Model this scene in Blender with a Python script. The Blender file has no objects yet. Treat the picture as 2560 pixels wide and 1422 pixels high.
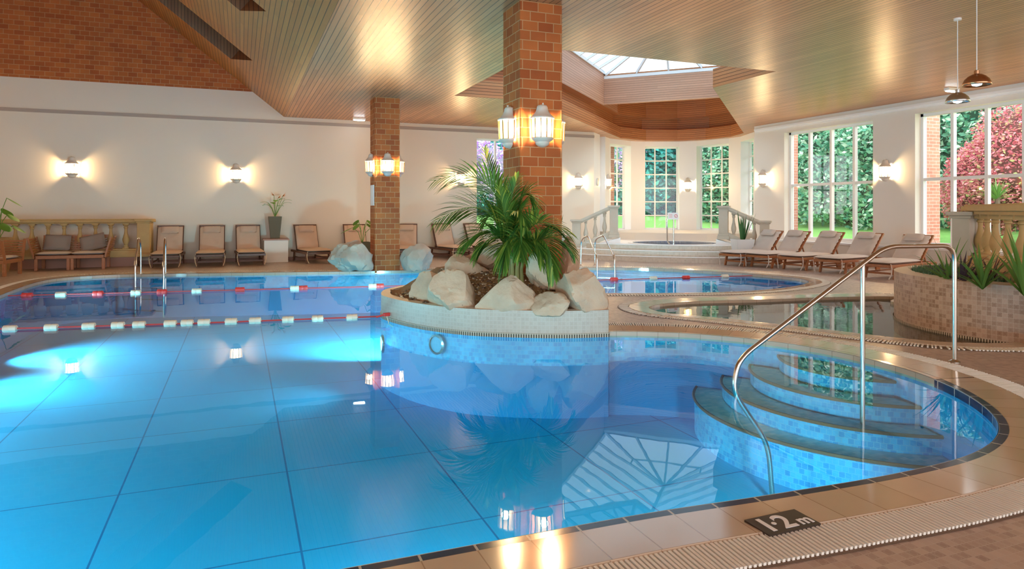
import bpy, bmesh, math, random
from mathutils import Vector, Matrix, noise
from mathutils.geometry import delaunay_2d_cdt
sc = bpy.context.scene
COL = sc.collection
R = math.radians
PI = math.pi
random.seed(7)

# ------------------------------------------------------------------ camera
EYE = 1.45
F_PX, CX, HY = 1680.0, 1280.0, 527.0
YAW = R(22.04)
FWD = (math.sin(YAW), math.cos(YAW)); RGT = (math.cos(YAW), -math.sin(YAW))
cam_d = bpy.data.cameras.new('camera'); cam = bpy.data.objects.new('camera', cam_d); COL.objects.link(cam)
cam.location = (0, 0, EYE); cam.rotation_euler = (PI/2, 0, -YAW)
cam_d.sensor_width = 36; cam_d.lens = F_PX/2560*36
cam_d.shift_y = -(711-HY)/2560
cam_d.clip_start = .05; cam_d.clip_end = 400
sc.camera = cam
# ------------------------------------------------------------------ look
sc.view_settings.view_transform = 'Standard'; sc.view_settings.look = 'None'
sc.view_settings.gamma = 1; sc.view_settings.exposure = 1.4
sc.view_settings.use_curve_mapping = False
sc.cycles.max_bounces = 10; sc.cycles.diffuse_bounces = 5; sc.cycles.glossy_bounces = 4
sc.cycles.transparent_max_bounces = 16; sc.cycles.transmission_bounces = 4
sc.cycles.sample_clamp_indirect = 6
sc.cycles.caustics_reflective = False; sc.cycles.caustics_refractive = False
# ------------------------------------------------------------------ daylight
SKY = 1.7
wd = bpy.data.worlds.new('sky'); sc.world = wd; wd.use_nodes = True
nt = wd.node_tree; bg = nt.nodes['Background']
tc = nt.nodes.new('ShaderNodeTexCoord'); mp = nt.nodes.new('ShaderNodeMapping'); mp.inputs['Scale'].default_value = (2, 2, 5)
nz = nt.nodes.new('ShaderNodeTexNoise'); nz.inputs['Scale'].default_value = 1.6; nz.inputs['Detail'].default_value = 5
rp = nt.nodes.new('ShaderNodeValToRGB'); e = rp.color_ramp.elements
e[0].position = .35; e[0].color = (.74, .84, 1, 1); e[1].position = .6; e[1].color = (1, .97, .93, 1)
nt.links.new(tc.outputs['Generated'], mp.inputs[0]); nt.links.new(mp.outputs[0], nz.inputs['Vector'])
nt.links.new(nz.outputs[0], rp.inputs[0]); nt.links.new(rp.outputs[0], bg.inputs[0]); bg.inputs[1].default_value = SKY
sun_d = bpy.data.lights.new('sun', 'SUN'); sun_d.energy = 0.9; sun_d.angle = R(30); sun_d.color = (1, .96, .9)
sun = bpy.data.objects.new('sun', sun_d); COL.objects.link(sun)
sun.rotation_euler = (R(48), R(0), R(-8))      # soft sun behind the camera, along the window wall; lights the garden, not the hall
LANTERN_W, POOL_W, LANTERN_EMIT = 80.0, 290.0, 2.7

# ------------------------------------------------------------------ picture <-> place
def ray(px):
    k = (px-CX)/F_PX
    return FWD[0]+RGT[0]*k, FWD[1]+RGT[1]*k
def W(px, py, z=0.0):
    "point of the horizontal plane z seen at this pixel"
    t = (EYE-z)*F_PX/(py-HY); d = ray(px)
    return Vector((d[0]*t, d[1]*t, z))
def WT(px, py, t):
    d = ray(px)
    return Vector((d[0]*t, d[1]*t, EYE-(py-HY)/F_PX*t))
def WX(px, X):
    d = ray(px); return d[1]/d[0]*X
S2 = math.sqrt(2)
def UV(u, v):     # bay axis: u along the diagonal, v across it
    return Vector(((u*S2-(5.55+v*S2))/2, (u*S2+5.55+v*S2)/2, 0))

# ------------------------------------------------------------------ mesh builder
class MB:
    def __init__(s): s.v = []; s.f = []; s.uv = {}; s.mi = {}
    def add(s, vs, fs):
        n = len(s.v); s.v += [tuple(x) for x in vs]; s.f += [tuple(i+n for i in f) for f in fs]; return n
    def quad(s, a, b, c, d, uv=None):
        s.add([a, b, c, d], [(0, 1, 2, 3)])
        if uv: s.uv[len(s.f)-1] = uv
    def box(s, c, d, rz=0, M=None):
        x, y, z = d[0]/2, d[1]/2, d[2]/2
        vs = [Vector(p) for p in ((-x,-y,-z),(x,-y,-z),(x,y,-z),(-x,y,-z),(-x,-y,z),(x,-y,z),(x,y,z),(-x,y,z))]
        m = Matrix.Rotation(rz, 4, 'Z') if M is None else M
        s.add([m @ p + Vector(c) for p in vs], [(3,2,1,0),(4,5,6,7),(0,1,5,4),(1,2,6,5),(2,3,7,6),(3,0,4,7)]); return s
    def bx(s, x0, x1, y0, y1, z0, z1):
        return s.box(((x0+x1)/2, (y0+y1)/2, (z0+z1)/2), (x1-x0, y1-y0, z1-z0))
    def beam(s, a, b, w, h, up=(0, 0, 1)):
        a = Vector(a); b = Vector(b); d = (b-a); L = d.length; d.normalize(); u = Vector(up)
        sd = d.cross(u)
        if sd.length < 1e-4: sd = d.cross(Vector((1, 0, 0)))
        sd.normalize(); u = sd.cross(d).normalized()
        m = Matrix((sd, d, u)).transposed().to_4x4()
        return s.box((a+b)/2, (w, L, h), M=m)
    def tube(s, pts, r, n=10, caps=True):
        pts = [Vector(p) for p in pts]; rs = r if isinstance(r, (list, tuple)) else [r]*len(pts)
        base = len(s.v); prev = None; vs = []; fs = []
        for i, p in enumerate(pts):
            d = (pts[min(i+1, len(pts)-1)]-pts[max(i-1, 0)]).normalized()
            if prev is None:
                a = d.cross(Vector((0, 0, 1)))
                if a.length < .05: a = d.cross(Vector((1, 0, 0)))
                a.normalize()
            else:
                a = (prev-d*prev.dot(d)).normalized()
            prev = a; b = d.cross(a)
            for k in range(n):
                t = 2*PI*k/n; vs.append(p+(a*math.cos(t)+b*math.sin(t))*rs[i])
            if i:
                for k in range(n):
                    q = (i-1)*n; fs.append((q+k, q+(k+1) % n, q+n+(k+1) % n, q+n+k))
        if caps: fs.append(tuple(range(n))[::-1]); fs.append(tuple((len(pts)-1)*n+k for k in range(n)))
        s.add(vs, fs); return s
    def lathe(s, prof, n=16, c=(0, 0, 0), a0=0, a1=2*PI, caps=True):
        full = abs(a1-a0-2*PI) < 1e-5; m = n if full else n+1; vs = []; fs = []
        for r, z in prof:
            for k in range(m):
                t = a0+(a1-a0)*k/n; vs.append((c[0]+r*math.cos(t), c[1]+r*math.sin(t), c[2]+z))
        for i in range(len(prof)-1):
            for k in range(n):
                k2 = (k+1) % m; fs.append((i*m+k, i*m+k2, (i+1)*m+k2, (i+1)*m+k))
        if caps:
            fs.append(tuple(range(m))[::-1]); fs.append(tuple((len(prof)-1)*m+k for k in range(m)))
        s.add(vs, fs); return s
    def prism(s, poly, z0, z1, top=True, bot=True):
        n = len(poly); a = sum(poly[i][0]*poly[(i+1) % n][1]-poly[(i+1) % n][0]*poly[i][1] for i in range(n))
        if a < 0: poly = poly[::-1]
        vs = [(p[0], p[1], z0) for p in poly]+[(p[0], p[1], z1) for p in poly]
        fs = [(i, (i+1) % n, n+(i+1) % n, n+i) for i in range(n)]
        if bot: fs.append(tuple(range(n))[::-1])
        if top: fs.append(tuple(range(n, 2*n)))
        s.add(vs, fs); return s
    def wall_path(s, pts, z0, z1, closed=False):
        "vertical ribbon with uv = (arc length, z)"
        P = list(pts)+([pts[0]] if closed else []); L = 0
        for a, b in zip(P, P[1:]):
            d = math.hypot(b[0]-a[0], b[1]-a[1])
            s.quad((a[0], a[1], z0), (b[0], b[1], z0), (b[0], b[1], z1), (a[0], a[1], z1), [(L, z0), (L+d, z0), (L+d, z1), (L, z1)]); L += d
        return s
    def build(s, name, mat=None, parent=None, smooth=False, world=False, mats=None):
        me = bpy.data.meshes.new(name); off = Vector((0, 0, 0))
        if world and parent is not None:
            q = parent
            while q is not None: off += q.location; q = q.parent
        me.from_pydata([(x-off.x, y-off.y, z-off.z) for x, y, z in s.v], [], s.f)
        if s.uv:
            ul = me.uv_layers.new(name='uv')
            for fi, p in enumerate(me.polygons):
                if fi in s.uv:
                    for li, c in zip(p.loop_indices, s.uv[fi]): ul.data[li].uv = c
        if mats:
            for m in mats: me.materials.append(m)
            for fi, m in s.mi.items(): me.polygons[fi].material_index = m
        elif mat: me.materials.append(mat)
        if smooth:
            me.shade_smooth()
            if smooth != 'all':
                try: me.set_sharp_from_angle(angle=R(38))
                except Exception: pass
        o = bpy.data.objects.new(name, me); COL.objects.link(o)
        if parent is not None: o.parent = parent
        me.update(); return o
def tag(o, label=None, cat=None, group=None, kind=None):
    if label: o['label'] = label
    if cat: o['category'] = cat
    if group: o['group'] = group
    if kind: o['kind'] = kind
    return o
def thing(name, label, cat, loc=(0, 0, 0), rz=0, group=None, kind=None):
    o = bpy.data.objects.new(name, None); COL.objects.link(o); o.location = loc; o.rotation_euler = (0, 0, rz)
    o.empty_display_size = .1
    return tag(o, label, cat, group, kind)
def struct(o): o['kind'] = 'structure'; return o
def dup(root, loc, rz=0, label=None, group=None):
    r = root.copy(); COL.objects.link(r); r.location = loc; r.rotation_euler = (0, 0, rz)
    if label: r['label'] = label
    if group: r['group'] = group
    for ch in list(root.children):
        c = ch.copy(); COL.objects.link(c); c.parent = r
        for g in list(ch.children):
            d = g.copy(); COL.objects.link(d); d.parent = c
    return r
def bevel(o, w=.01, seg=2):
    m = o.modifiers.new('bevel', 'BEVEL'); m.width = w; m.segments = seg; m.limit_method = 'ANGLE'; return o
def flat_fill(name, outer, holes, z, mat, flip=False):
    vs = []; es = []
    for P in [outer]+holes:
        n = len(vs); vs += [Vector((p[0], p[1])) for p in P]; es += [(n+i, n+(i+1) % len(P)) for i in range(len(P))]
    ov, oe, of, *_ = delaunay_2d_cdt(vs, es, [], 0, 1e-5)
    def inside(pt, P):
        c = False; j = len(P)-1
        for i in range(len(P)):
            if (P[i][1] > pt[1]) != (P[j][1] > pt[1]) and pt[0] < (P[j][0]-P[i][0])*(pt[1]-P[i][1])/(P[j][1]-P[i][1])+P[i][0]: c = not c
            j = i
        return c
    fs = []
    for f in of:
        m = sum((ov[i] for i in f), Vector((0, 0)))/len(f)
        if inside(m, outer) and not any(inside(m, h) for h in holes):
            a = ov[f[1]]-ov[f[0]]; b = ov[f[2]]-ov[f[0]]; ccw = a.x*b.y-a.y*b.x > 0
            fs.append(tuple(f) if ccw != flip else tuple(f)[::-1])
    m = MB(); m.add([(p.x, p.y, z) for p in ov], fs)
    return m.build(name, mat)
def smooth_path(pts, n=6, closed=False):
    P = [Vector((p[0], p[1])) for p in pts]; N = len(P); out = []
    rng = range(N) if closed else range(N-1)
    for i in rng:
        if closed: a, b, c, d = P[i-1], P[i], P[(i+1) % N], P[(i+2) % N]
        else: a, b, c, d = P[max(i-1, 0)], P[i], P[i+1], P[min(i+2, N-1)]
        for k in range(n):
            t = k/n
            out.append(.5*((2*b)+(c-a)*t+(2*a-5*b+4*c-d)*t*t+(3*b-3*c+d-a)*t**3))
    if not closed: out.append(P[-1])
    return out
def resample(P, step, closed=False):
    P = [Vector((p[0], p[1])) for p in P]+([Vector((P[0][0], P[0][1]))] if closed else [])
    L = [0]
    for a, b in zip(P, P[1:]): L.append(L[-1]+(b-a).length)
    n = max(2, round(L[-1]/step)); out = []; j = 0
    for i in range(n if closed else n+1):
        d = L[-1]*i/n
        while j < len(P)-2 and L[j+1] < d: j += 1
        out.append(P[j].lerp(P[j+1], (d-L[j])/max(1e-9, L[j+1]-L[j])))
    return out
def offset(P, d, closed=False):
    n = len(P); out = []
    for i in range(n):
        a = P[i-1] if (closed or i > 0) else P[i]; b = P[(i+1) % n] if (closed or i < n-1) else P[i]
        t = (Vector(b)-Vector(a)).normalized(); out.append(Vector((P[i][0]+t.y*d, P[i][1]-t.x*d)))
    return out
def strip(mb, A, B, zA, zB, closed=False, width=1.0, thick=.0):
    n = len(A); L = 0
    for i in range(n if closed else n-1):
        a, b, c, d = A[i], A[(i+1) % n], B[(i+1) % n], B[i]
        dl = (Vector(a)-Vector(b)).length
        mb.quad((a[0], a[1], zA), (b[0], b[1], zA), (c[0], c[1], zB), (d[0], d[1], zB), [(L, 0), (L+dl, 0), (L+dl, width), (L, width)]); L += dl
def cushion(w, l, h, n=10, puff=.35, seed=0, wr=0):
    "soft pad centred on the origin, bottom at z 0"
    m = MB(); vs = []; rnd = random.Random(seed)
    N = n; g = []
    for s_ in (1, -1):
        for j in range(N+1):
            for i in range(N+1):
                x = -1+2*i/N; y = -1+2*j/N
                e_ = (1-x**4)*(1-y**4); z = s_*(h/2)*(e_**puff if e_ > 0 else 0)
                if wr: z += wr*noise.noise(Vector((x*2+seed, y*5, s_)))*e_
                vs.append((x*w/2, y*l/2, z+h/2))
    K = (N+1)*(N+1); fs = []
    for j in range(N):
        for i in range(N):
            q = j*(N+1)+i; fs.append((q, q+1, q+N+2, q+N+1)); fs.append((K+q, K+q+N+1, K+q+N+2, K+q+1))
    m.add(vs, fs); return m
def xform(m, M):
    m.v = [tuple(M @ Vector(p)) for p in m.v]; return m
def T(x, y, z): return Matrix.Translation((x, y, z))

# ------------------------------------------------------------------ materials
def newmat(name):
    m = bpy.data.materials.new(name); m.use_nodes = True; t = m.node_tree; return m, t, t.nodes['Principled BSDF']
def P(name, col, rough=.6, metal=0, spec=.5, noise_s=0, noise_amt=.0, bump=0, bscale=30):
    m, t, b = newmat(name); N = t.nodes; K = t.links
    b.inputs['Base Color'].default_value = (*col, 1); b.inputs['Roughness'].default_value = rough
    b.inputs['Metallic'].default_value = metal; b.inputs['Specular IOR Level'].default_value = spec
    if noise_amt or bump:
        g = N.new('ShaderNodeNewGeometry'); nz = N.new('ShaderNodeTexNoise'); nz.inputs['Detail'].default_value = 6
        K.new(g.outputs['Position'], nz.inputs['Vector'])
        if noise_amt:
            nz.inputs['Scale'].default_value = noise_s or 6
            mx = N.new('ShaderNodeMix'); mx.data_type = 'RGBA'
            mx.inputs['A'].default_value = (*[c*(1-noise_amt) for c in col], 1); mx.inputs['B'].default_value = (*[min(1, c*(1+noise_amt)) for c in col], 1)
            K.new(nz.outputs[0], mx.inputs['Factor']); K.new(mx.outputs['Result'], b.inputs['Base Color'])
        if bump:
            n2 = N.new('ShaderNodeTexNoise'); n2.inputs['Scale'].default_value = bscale; n2.inputs['Detail'].default_value = 5
            K.new(g.outputs['Position'], n2.inputs['Vector'])
            bp = N.new('ShaderNodeBump'); bp.inputs['Strength'].default_value = bump; bp.inputs['Distance'].default_value = .02
            K.new(n2.outputs[0], bp.inputs['Height']); K.new(bp.outputs[0], b.inputs['Normal'])
    return m
def mathn(t, op, a=None, b=None, **k):
    n = t.nodes.new('ShaderNodeMath'); n.operation = op
    for i, x in enumerate((a, b)):
        if x is None: continue
        if isinstance(x, (int, float)): n.inputs[i].default_value = x
        else: t.links.new(x, n.inputs[i])
    return n.outputs[0]
def posxyz(t):
    g = t.nodes.new('ShaderNodeNewGeometry'); s = t.nodes.new('ShaderNodeSeparateXYZ'); t.links.new(g.outputs['Position'], s.inputs[0])
    return g, s
def boards(name, axis, along, pitch, c1, c2, rough=.38, groove=.07, gdark=.25):
    m, t, b = newmat(name); N = t.nodes; K = t.links; g, s = posxyz(t)
    q = mathn(t, 'DIVIDE', s.outputs[axis], pitch); idx = mathn(t, 'FLOOR', q); fr = mathn(t, 'FRACT', q)
    wn = N.new('ShaderNodeTexWhiteNoise'); wn.noise_dimensions = '2D'; cb = N.new('ShaderNodeCombineXYZ')
    jit = N.new('ShaderNodeTexWhiteNoise'); jit.noise_dimensions = '1D'; K.new(idx, jit.inputs['W'])
    ln = mathn(t, 'FLOOR', mathn(t, 'ADD', mathn(t, 'DIVIDE', s.outputs[along], 2.4), mathn(t, 'MULTIPLY', jit.outputs['Value'], 7)))
    K.new(idx, cb.inputs[0]); K.new(ln, cb.inputs[1]); K.new(cb.outputs[0], wn.inputs['Vector'])
    mp = N.new('ShaderNodeMapping'); sc_ = [9, 9, 9]; sc_[{'X': 0, 'Y': 1, 'Z': 2}[along]] = .9; mp.inputs['Scale'].default_value = sc_
    nz = N.new('ShaderNodeTexNoise'); nz.inputs['Scale'].default_value = 3; nz.inputs['Detail'].default_value = 5
    K.new(g.outputs['Position'], mp.inputs[0]); K.new(mp.outputs[0], nz.inputs['Vector'])
    f = mathn(t, 'ADD', mathn(t, 'MULTIPLY', wn.outputs['Value'], .6), mathn(t, 'MULTIPLY', nz.outputs[0], .5))
    mx = N.new('ShaderNodeMix'); mx.data_type = 'RGBA'; mx.inputs['A'].default_value = (*c1, 1); mx.inputs['B'].default_value = (*c2, 1); K.new(f, mx.inputs['Factor'])
    edge = mathn(t, 'LESS_THAN', mathn(t, 'ABSOLUTE', mathn(t, 'SUBTRACT', fr, .5)), .5-groove)   # 1 on the board, 0 in the groove
    m2 = N.new('ShaderNodeMix'); m2.data_type = 'RGBA'; m2.inputs['A'].default_value = (*[c*gdark for c in c1], 1); K.new(edge, m2.inputs['Factor']); K.new(mx.outputs['Result'], m2.inputs['B'])
    K.new(m2.outputs['Result'], b.inputs['Base Color'])
    bp = N.new('ShaderNodeBump'); bp.inputs['Strength'].default_value = .5; bp.inputs['Distance'].default_value = .01
    hh = mathn(t, 'ADD', edge, mathn(t, 'MULTIPLY', nz.outputs[0], .25)); K.new(hh, bp.inputs['Height']); K.new(bp.outputs[0], b.inputs['Normal'])
    b.inputs['Roughness'].default_value = rough
    return m
def brickmat(name, use_uv=False, bw=.223, bh=.127, mortar=.0055, c1=(.36,.085,.02), c2=(.50,.145,.035), cm=(.52,.30,.14), bump=.5, rough=.75, off=.5, plane='xy_z', var=.5, spec=.3):
    m, t, b = newmat(name); N = t.nodes; K = t.links
    cb = N.new('ShaderNodeCombineXYZ')
    if use_uv:
        u = N.new('ShaderNodeUVMap'); K.new(u.outputs[0], cb.inputs[0]); sp = N.new('ShaderNodeSeparateXYZ'); K.new(u.outputs[0], sp.inputs[0])
        K.new(sp.outputs[0], cb.inputs[0]); K.new(sp.outputs[1], cb.inputs[1])
    else:
        g, s = posxyz(t)
        if plane == 'xy_z': K.new(mathn(t, 'ADD', s.outputs['X'], s.outputs['Y']), cb.inputs[0]); K.new(s.outputs['Z'], cb.inputs[1])
        else: K.new(s.outputs['X'], cb.inputs[0]); K.new(s.outputs['Y'], cb.inputs[1])
    br = N.new('ShaderNodeTexBrick'); br.inputs['Scale'].default_value = 1; br.inputs['Brick Width'].default_value = bw; br.inputs['Row Height'].default_value = bh
    br.inputs['Mortar Size'].default_value = mortar; br.inputs['Mortar Smooth'].default_value = .1; br.offset = off; br.inputs['Bias'].default_value = 0
    br.inputs['Color1'].default_value = (*c1, 1); br.inputs['Color2'].default_value = (*c2, 1); br.inputs['Mortar'].default_value = (*cm, 1)
    K.new(cb.outputs[0], br.inputs['Vector'])
    nz = N.new('ShaderNodeTexNoise'); nz.inputs['Scale'].default_value = 2.2; nz.inputs['Detail'].default_value = 4; K.new(cb.outputs[0], nz.inputs['Vector'])
    hs = N.new('ShaderNodeHueSaturation'); K.new(br.outputs['Color'], hs.inputs['Color'])
    K.new(mathn(t, 'ADD', 1-var/2, mathn(t, 'MULTIPLY', nz.outputs[0], var)), hs.inputs['Value']); K.new(hs.outputs[0], b.inputs['Base Color'])
    bp = N.new('ShaderNodeBump'); bp.inputs['Strength'].default_value = bump; bp.inputs['Distance'].default_value = .008; bp.invert = True
    K.new(br.outputs['Fac'], bp.inputs['Height']); K.new(bp.outputs[0], b.inputs['Normal'])
    b.inputs['Roughness'].default_value = rough; b.inputs['Specular IOR Level'].default_value = spec
    return m
def ovaltile(name, use_uv, p=.046, c1=(.33,.22,.165), c2=(.50,.37,.29), grout=(.48,.38,.31), rough=.4):
    "small square tiles with an embossed oval"
    m, t, b = newmat(name); N = t.nodes; K = t.links
    if use_uv:
        u = N.new('ShaderNodeUVMap'); s = N.new('ShaderNodeSeparateXYZ'); K.new(u.outputs[0], s.inputs[0]); X, Y = s.outputs[0], s.outputs[1]
    else:
        g, s = posxyz(t); X, Y = s.outputs['X'], s.outputs['Y']
    qx = mathn(t, 'DIVIDE', X, p); qy = mathn(t, 'DIVIDE', Y, p)
    fx = mathn(t, 'SUBTRACT', mathn(t, 'FRACT', qx), .5); fy = mathn(t, 'SUBTRACT', mathn(t, 'FRACT', qy), .5)
    cb = N.new('ShaderNodeCombineXYZ'); K.new(mathn(t, 'FLOOR', qx), cb.inputs[0]); K.new(mathn(t, 'FLOOR', qy), cb.inputs[1])
    wn = N.new('ShaderNodeTexWhiteNoise'); wn.noise_dimensions = '2D'; K.new(cb.outputs[0], wn.inputs['Vector'])
    mx = N.new('ShaderNodeMix'); mx.data_type = 'RGBA'; mx.inputs['A'].default_value = (*c1, 1); mx.inputs['B'].default_value = (*c2, 1); K.new(wn.outputs['Value'], mx.inputs['Factor'])
    rr = mathn(t, 'SQRT', mathn(t, 'ADD', mathn(t, 'POWER', mathn(t, 'MULTIPLY', fx, 1.15), 2), mathn(t, 'POWER', fy, 2)))
    ring = mathn(t, 'LESS_THAN', mathn(t, 'ABSOLUTE', mathn(t, 'SUBTRACT', rr, .36)), .035)
    m1 = N.new('ShaderNodeMix'); m1.data_type = 'RGBA'; K.new(mathn(t, 'MULTIPLY', ring, .45), m1.inputs['Factor']); K.new(mx.outputs['Result'], m1.inputs['A']); m1.inputs['B'].default_value = (*grout, 1)
    ed = mathn(t, 'GREATER_THAN', mathn(t, 'MAXIMUM', mathn(t, 'ABSOLUTE', fx), mathn(t, 'ABSOLUTE', fy)), .455)
    m2 = N.new('ShaderNodeMix'); m2.data_type = 'RGBA'; K.new(ed, m2.inputs['Factor']); K.new(m1.outputs['Result'], m2.inputs['A']); m2.inputs['B'].default_value = (*grout, 1)
    K.new(m2.outputs['Result'], b.inputs['Base Color'])
    bp = N.new('ShaderNodeBump'); bp.inputs['Strength'].default_value = .4; bp.inputs['Distance'].default_value = .003
    K.new(mathn(t, 'SUBTRACT', mathn(t, 'LESS_THAN', rr, .34), mathn(t, 'MULTIPLY', ed, 2)), bp.inputs['Height']); K.new(bp.outputs[0], b.inputs['Normal'])
    b.inputs['Roughness'].default_value = rough
    return m
def emit(name, col, s):
    m, t, b = newmat(name); b.inputs['Base Color'].default_value = (*col, 1); b.inputs['Emission Color'].default_value = (*col, 1); b.inputs['Emission Strength'].default_value = s; return m
def watermat(name, tint, rough=0.0, bump=.02, scale=3.0):
    m, t, b = newmat(name); N = t.nodes; K = t.links; N.remove(b); out = N['Material Output']
    fr = N.new('ShaderNodeFresnel'); fr.inputs[0].default_value = 1.33
    gl = N.new('ShaderNodeBsdfGlossy'); gl.inputs['Roughness'].default_value = rough; tr = N.new('ShaderNodeBsdfTransparent'); tr.inputs[0].default_value = (*tint, 1)
    mx = N.new('ShaderNodeMixShader'); g = N.new('ShaderNodeNewGeometry'); nz = N.new('ShaderNodeTexNoise'); nz.inputs['Scale'].default_value = scale; nz.inputs['Detail'].default_value = 2
    K.new(g.outputs['Position'], nz.inputs['Vector']); bp = N.new('ShaderNodeBump'); bp.inputs['Strength'].default_value = bump; bp.inputs['Distance'].default_value = .05
    K.new(nz.outputs[0], bp.inputs['Height']); K.new(bp.outputs[0], fr.inputs['Normal']); K.new(bp.outputs[0], gl.inputs['Normal'])
    K.new(fr.outputs[0], mx.inputs[0]); K.new(tr.outputs[0], mx.inputs[1]); K.new(gl.outputs[0], mx.inputs[2]); K.new(mx.outputs[0], out.inputs[0]); return m
def glassmat(name, tint=(1, 1, 1)):
    m, t, b = newmat(name); N = t.nodes; K = t.links; N.remove(b); out = N['Material Output']
    fr = N.new('ShaderNodeFresnel'); ge = N.new('ShaderNodeNewGeometry'); K.new(mathn(t, 'SUBTRACT', 1.45, mathn(t, 'MULTIPLY', ge.outputs['Backfacing'], 1.45-1/1.45)), fr.inputs[0]); gl = N.new('ShaderNodeBsdfGlossy'); gl.inputs['Roughness'].default_value = 0
    tr = N.new('ShaderNodeBsdfTransparent'); tr.inputs[0].default_value = (*tint, 1); mx = N.new('ShaderNodeMixShader')
    K.new(fr.outputs[0], mx.inputs[0]); K.new(tr.outputs[0], mx.inputs[1]); K.new(gl.outputs[0], mx.inputs[2]); K.new(mx.outputs[0], out.inputs[0]); return m
def foliage(name, c1, c2, c3=None, rough=.5, trans=.25, scale=3.0):
    m, t, b = newmat(name); N = t.nodes; K = t.links; g = N.new('ShaderNodeNewGeometry')
    rp = N.new('ShaderNodeValToRGB'); e = rp.color_ramp.elements; e[0].color = (*c1, 1); e[1].color = (*c2, 1); e[0].position = .2; e[1].position = .75
    if c3: q = e.new(.95); q.color = (*c3, 1)
    K.new(g.outputs['Random Per Island'], rp.inputs[0]); K.new(rp.outputs[0], b.inputs['Base Color']); b.inputs['Roughness'].default_value = rough
    tr = N.new('ShaderNodeBsdfTranslucent'); K.new(rp.outputs[0], tr.inputs[0]); mx = N.new('ShaderNodeMixShader'); mx.inputs[0].default_value = trans
    K.new(b.outputs[0], mx.inputs[1]); K.new(tr.outputs[0], mx.inputs[2]); K.new(mx.outputs[0], N['Material Output'].inputs[0]); return m

M = {}
M['plaster'] = P('cream_plaster', (.80, .76, .70), .7, bump=.06, bscale=60, noise_s=.5, noise_amt=.03)
M['plaster_back'] = P('back_wall_plaster', (.77, .67, .55), .7, bump=.06, bscale=60, noise_s=.5, noise_amt=.03)
M['white'] = P('white_paint', (.86, .86, .86), .45)
M['cream_trim'] = P('cream_trim', (.72, .66, .58), .5)
M['brick'] = brickmat('red_brick')
M['brick_uv'] = M['brick']
M['board_y'] = boards('ceiling_boards', 'X', 'Y', .095, (.44, .19, .075), (.70, .35, .16), .34)
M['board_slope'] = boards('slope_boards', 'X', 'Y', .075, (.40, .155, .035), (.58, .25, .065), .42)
M['board_z'] = boards('bulkhead_boards', 'Z', 'X', .075, (.42, .15, .06), (.60, .25, .10), .4)  # warm lamplight put into this orange; same wood as the shaft boards
M['board_shaft'] = boards('shaft_boards', 'Z', 'X', .075, (.50, .26, .16), (.62, .34, .22), .5, gdark=.5)
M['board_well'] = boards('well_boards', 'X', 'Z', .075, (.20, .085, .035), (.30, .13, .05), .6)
M['deck'] = ovaltile('deck_mosaic', False)
M['planter_tile'] = ovaltile('planter_mosaic', True, .048, (.50, .37, .28), (.56, .43, .33), (.60, .49, .39))
M['planter_tile2'] = ovaltile('round_planter_mosaic', True, .052, (.30, .165, .10), (.52, .34, .24), (.54, .40, .29))
M['step_tile'] = ovaltile('step_mosaic', True, .05, (.56, .50, .42), (.66, .60, .52), (.70, .65, .58))
M['coping'] = brickmat('coping_tile', True, .245, .6, .003, (.54, .42, .30), (.60, .47, .35), (.36, .25, .17), .25, .12, 0, var=.1, spec=.7)
M['navy'] = brickmat('navy_edge_tile', True, .245, .2, .006, (.012, .03, .09), (.02, .045, .12), (.5, .5, .45), .3, .15, 0, var=.1)
M['grate'] = P('cream_grating', (.80, .75, .66), .45)
M['gutter'] = P('gutter_dark', (.16, .10, .06), .6)
M['rimtile'] = P('rim_stone', (.66, .55, .45), .55, noise_s=14, noise_amt=.12, bump=.1, bscale=50)
M['liner'] = None
M['poolmosaic'] = brickmat('pool_mosaic', True, .05, .05, .003, (.01, .25, .50), (.02, .42, .66), (.06, .38, .56), .1, .3, .5, var=.6)
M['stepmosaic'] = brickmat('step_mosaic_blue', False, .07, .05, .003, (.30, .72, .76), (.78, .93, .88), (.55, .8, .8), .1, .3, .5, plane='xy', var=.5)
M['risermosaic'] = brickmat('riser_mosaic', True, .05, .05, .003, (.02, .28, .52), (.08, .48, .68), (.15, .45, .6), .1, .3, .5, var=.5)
M['brown_skirt'] = P('brown_skirting', (.28, .12, .07), .4)
M['stone'] = P('cast_stone', (.52, .33, .13), .7, noise_s=8, noise_amt=.1, bump=.08, bscale=40)
M['stone_grey'] = P('grey_cast_stone', (.56, .50, .41), .7, noise_s=8, noise_amt=.07, bump=.06, bscale=40)
M['teak'] = P('teak', (.36, .13, .045), .4, noise_s=20, noise_amt=.25)
M['dark_teak'] = P('dark_teak', (.13, .055, .03), .45, noise_s=20, noise_amt=.25)
M['cushion'] = P('tan_fabric', (.58, .41, .30), .9, bump=.1, bscale=200)
M['cushion_r'] = P('beige_fabric', (.60, .52, .46), .9, bump=.1, bscale=200)
M['taupe'] = P('taupe_fabric', (.30, .23, .19), .95)
M['strap'] = P('strap_cream', (.62, .46, .30), .8)
M['rock'] = P('pale_boulder', (.62, .41, .27), .85, noise_s=3, noise_amt=.35, bump=.7, bscale=14)
M['rock_grey'] = P('grey_boulder', (.52, .39, .29), .85, noise_s=3, noise_amt=.35, bump=.8, bscale=8)
M['bark'] = P('bark_chips', (.26, .13, .05), .9, noise_s=40, noise_amt=.5, bump=.5, bscale=60)
M['chrome'] = P('steel', (.72, .68, .63), .16, metal=1)
M['galv'] = P('rail_steel', (.62, .56, .48), .22, metal=1)
M['lampmetal'] = P('white_lamp_metal', (.70, .61, .52), .45)
M['darkmetal'] = P('dark_lamp_bars', (.25, .17, .06), .4, metal=.5)
M['black'] = P('black_metal', (.03, .03, .03), .4)
M['copper'] = P('copper', (.55, .30, .16), .25, metal=1)
M['silver'] = P('silver_shade', (.6, .62, .62), .25, metal=1)
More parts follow.
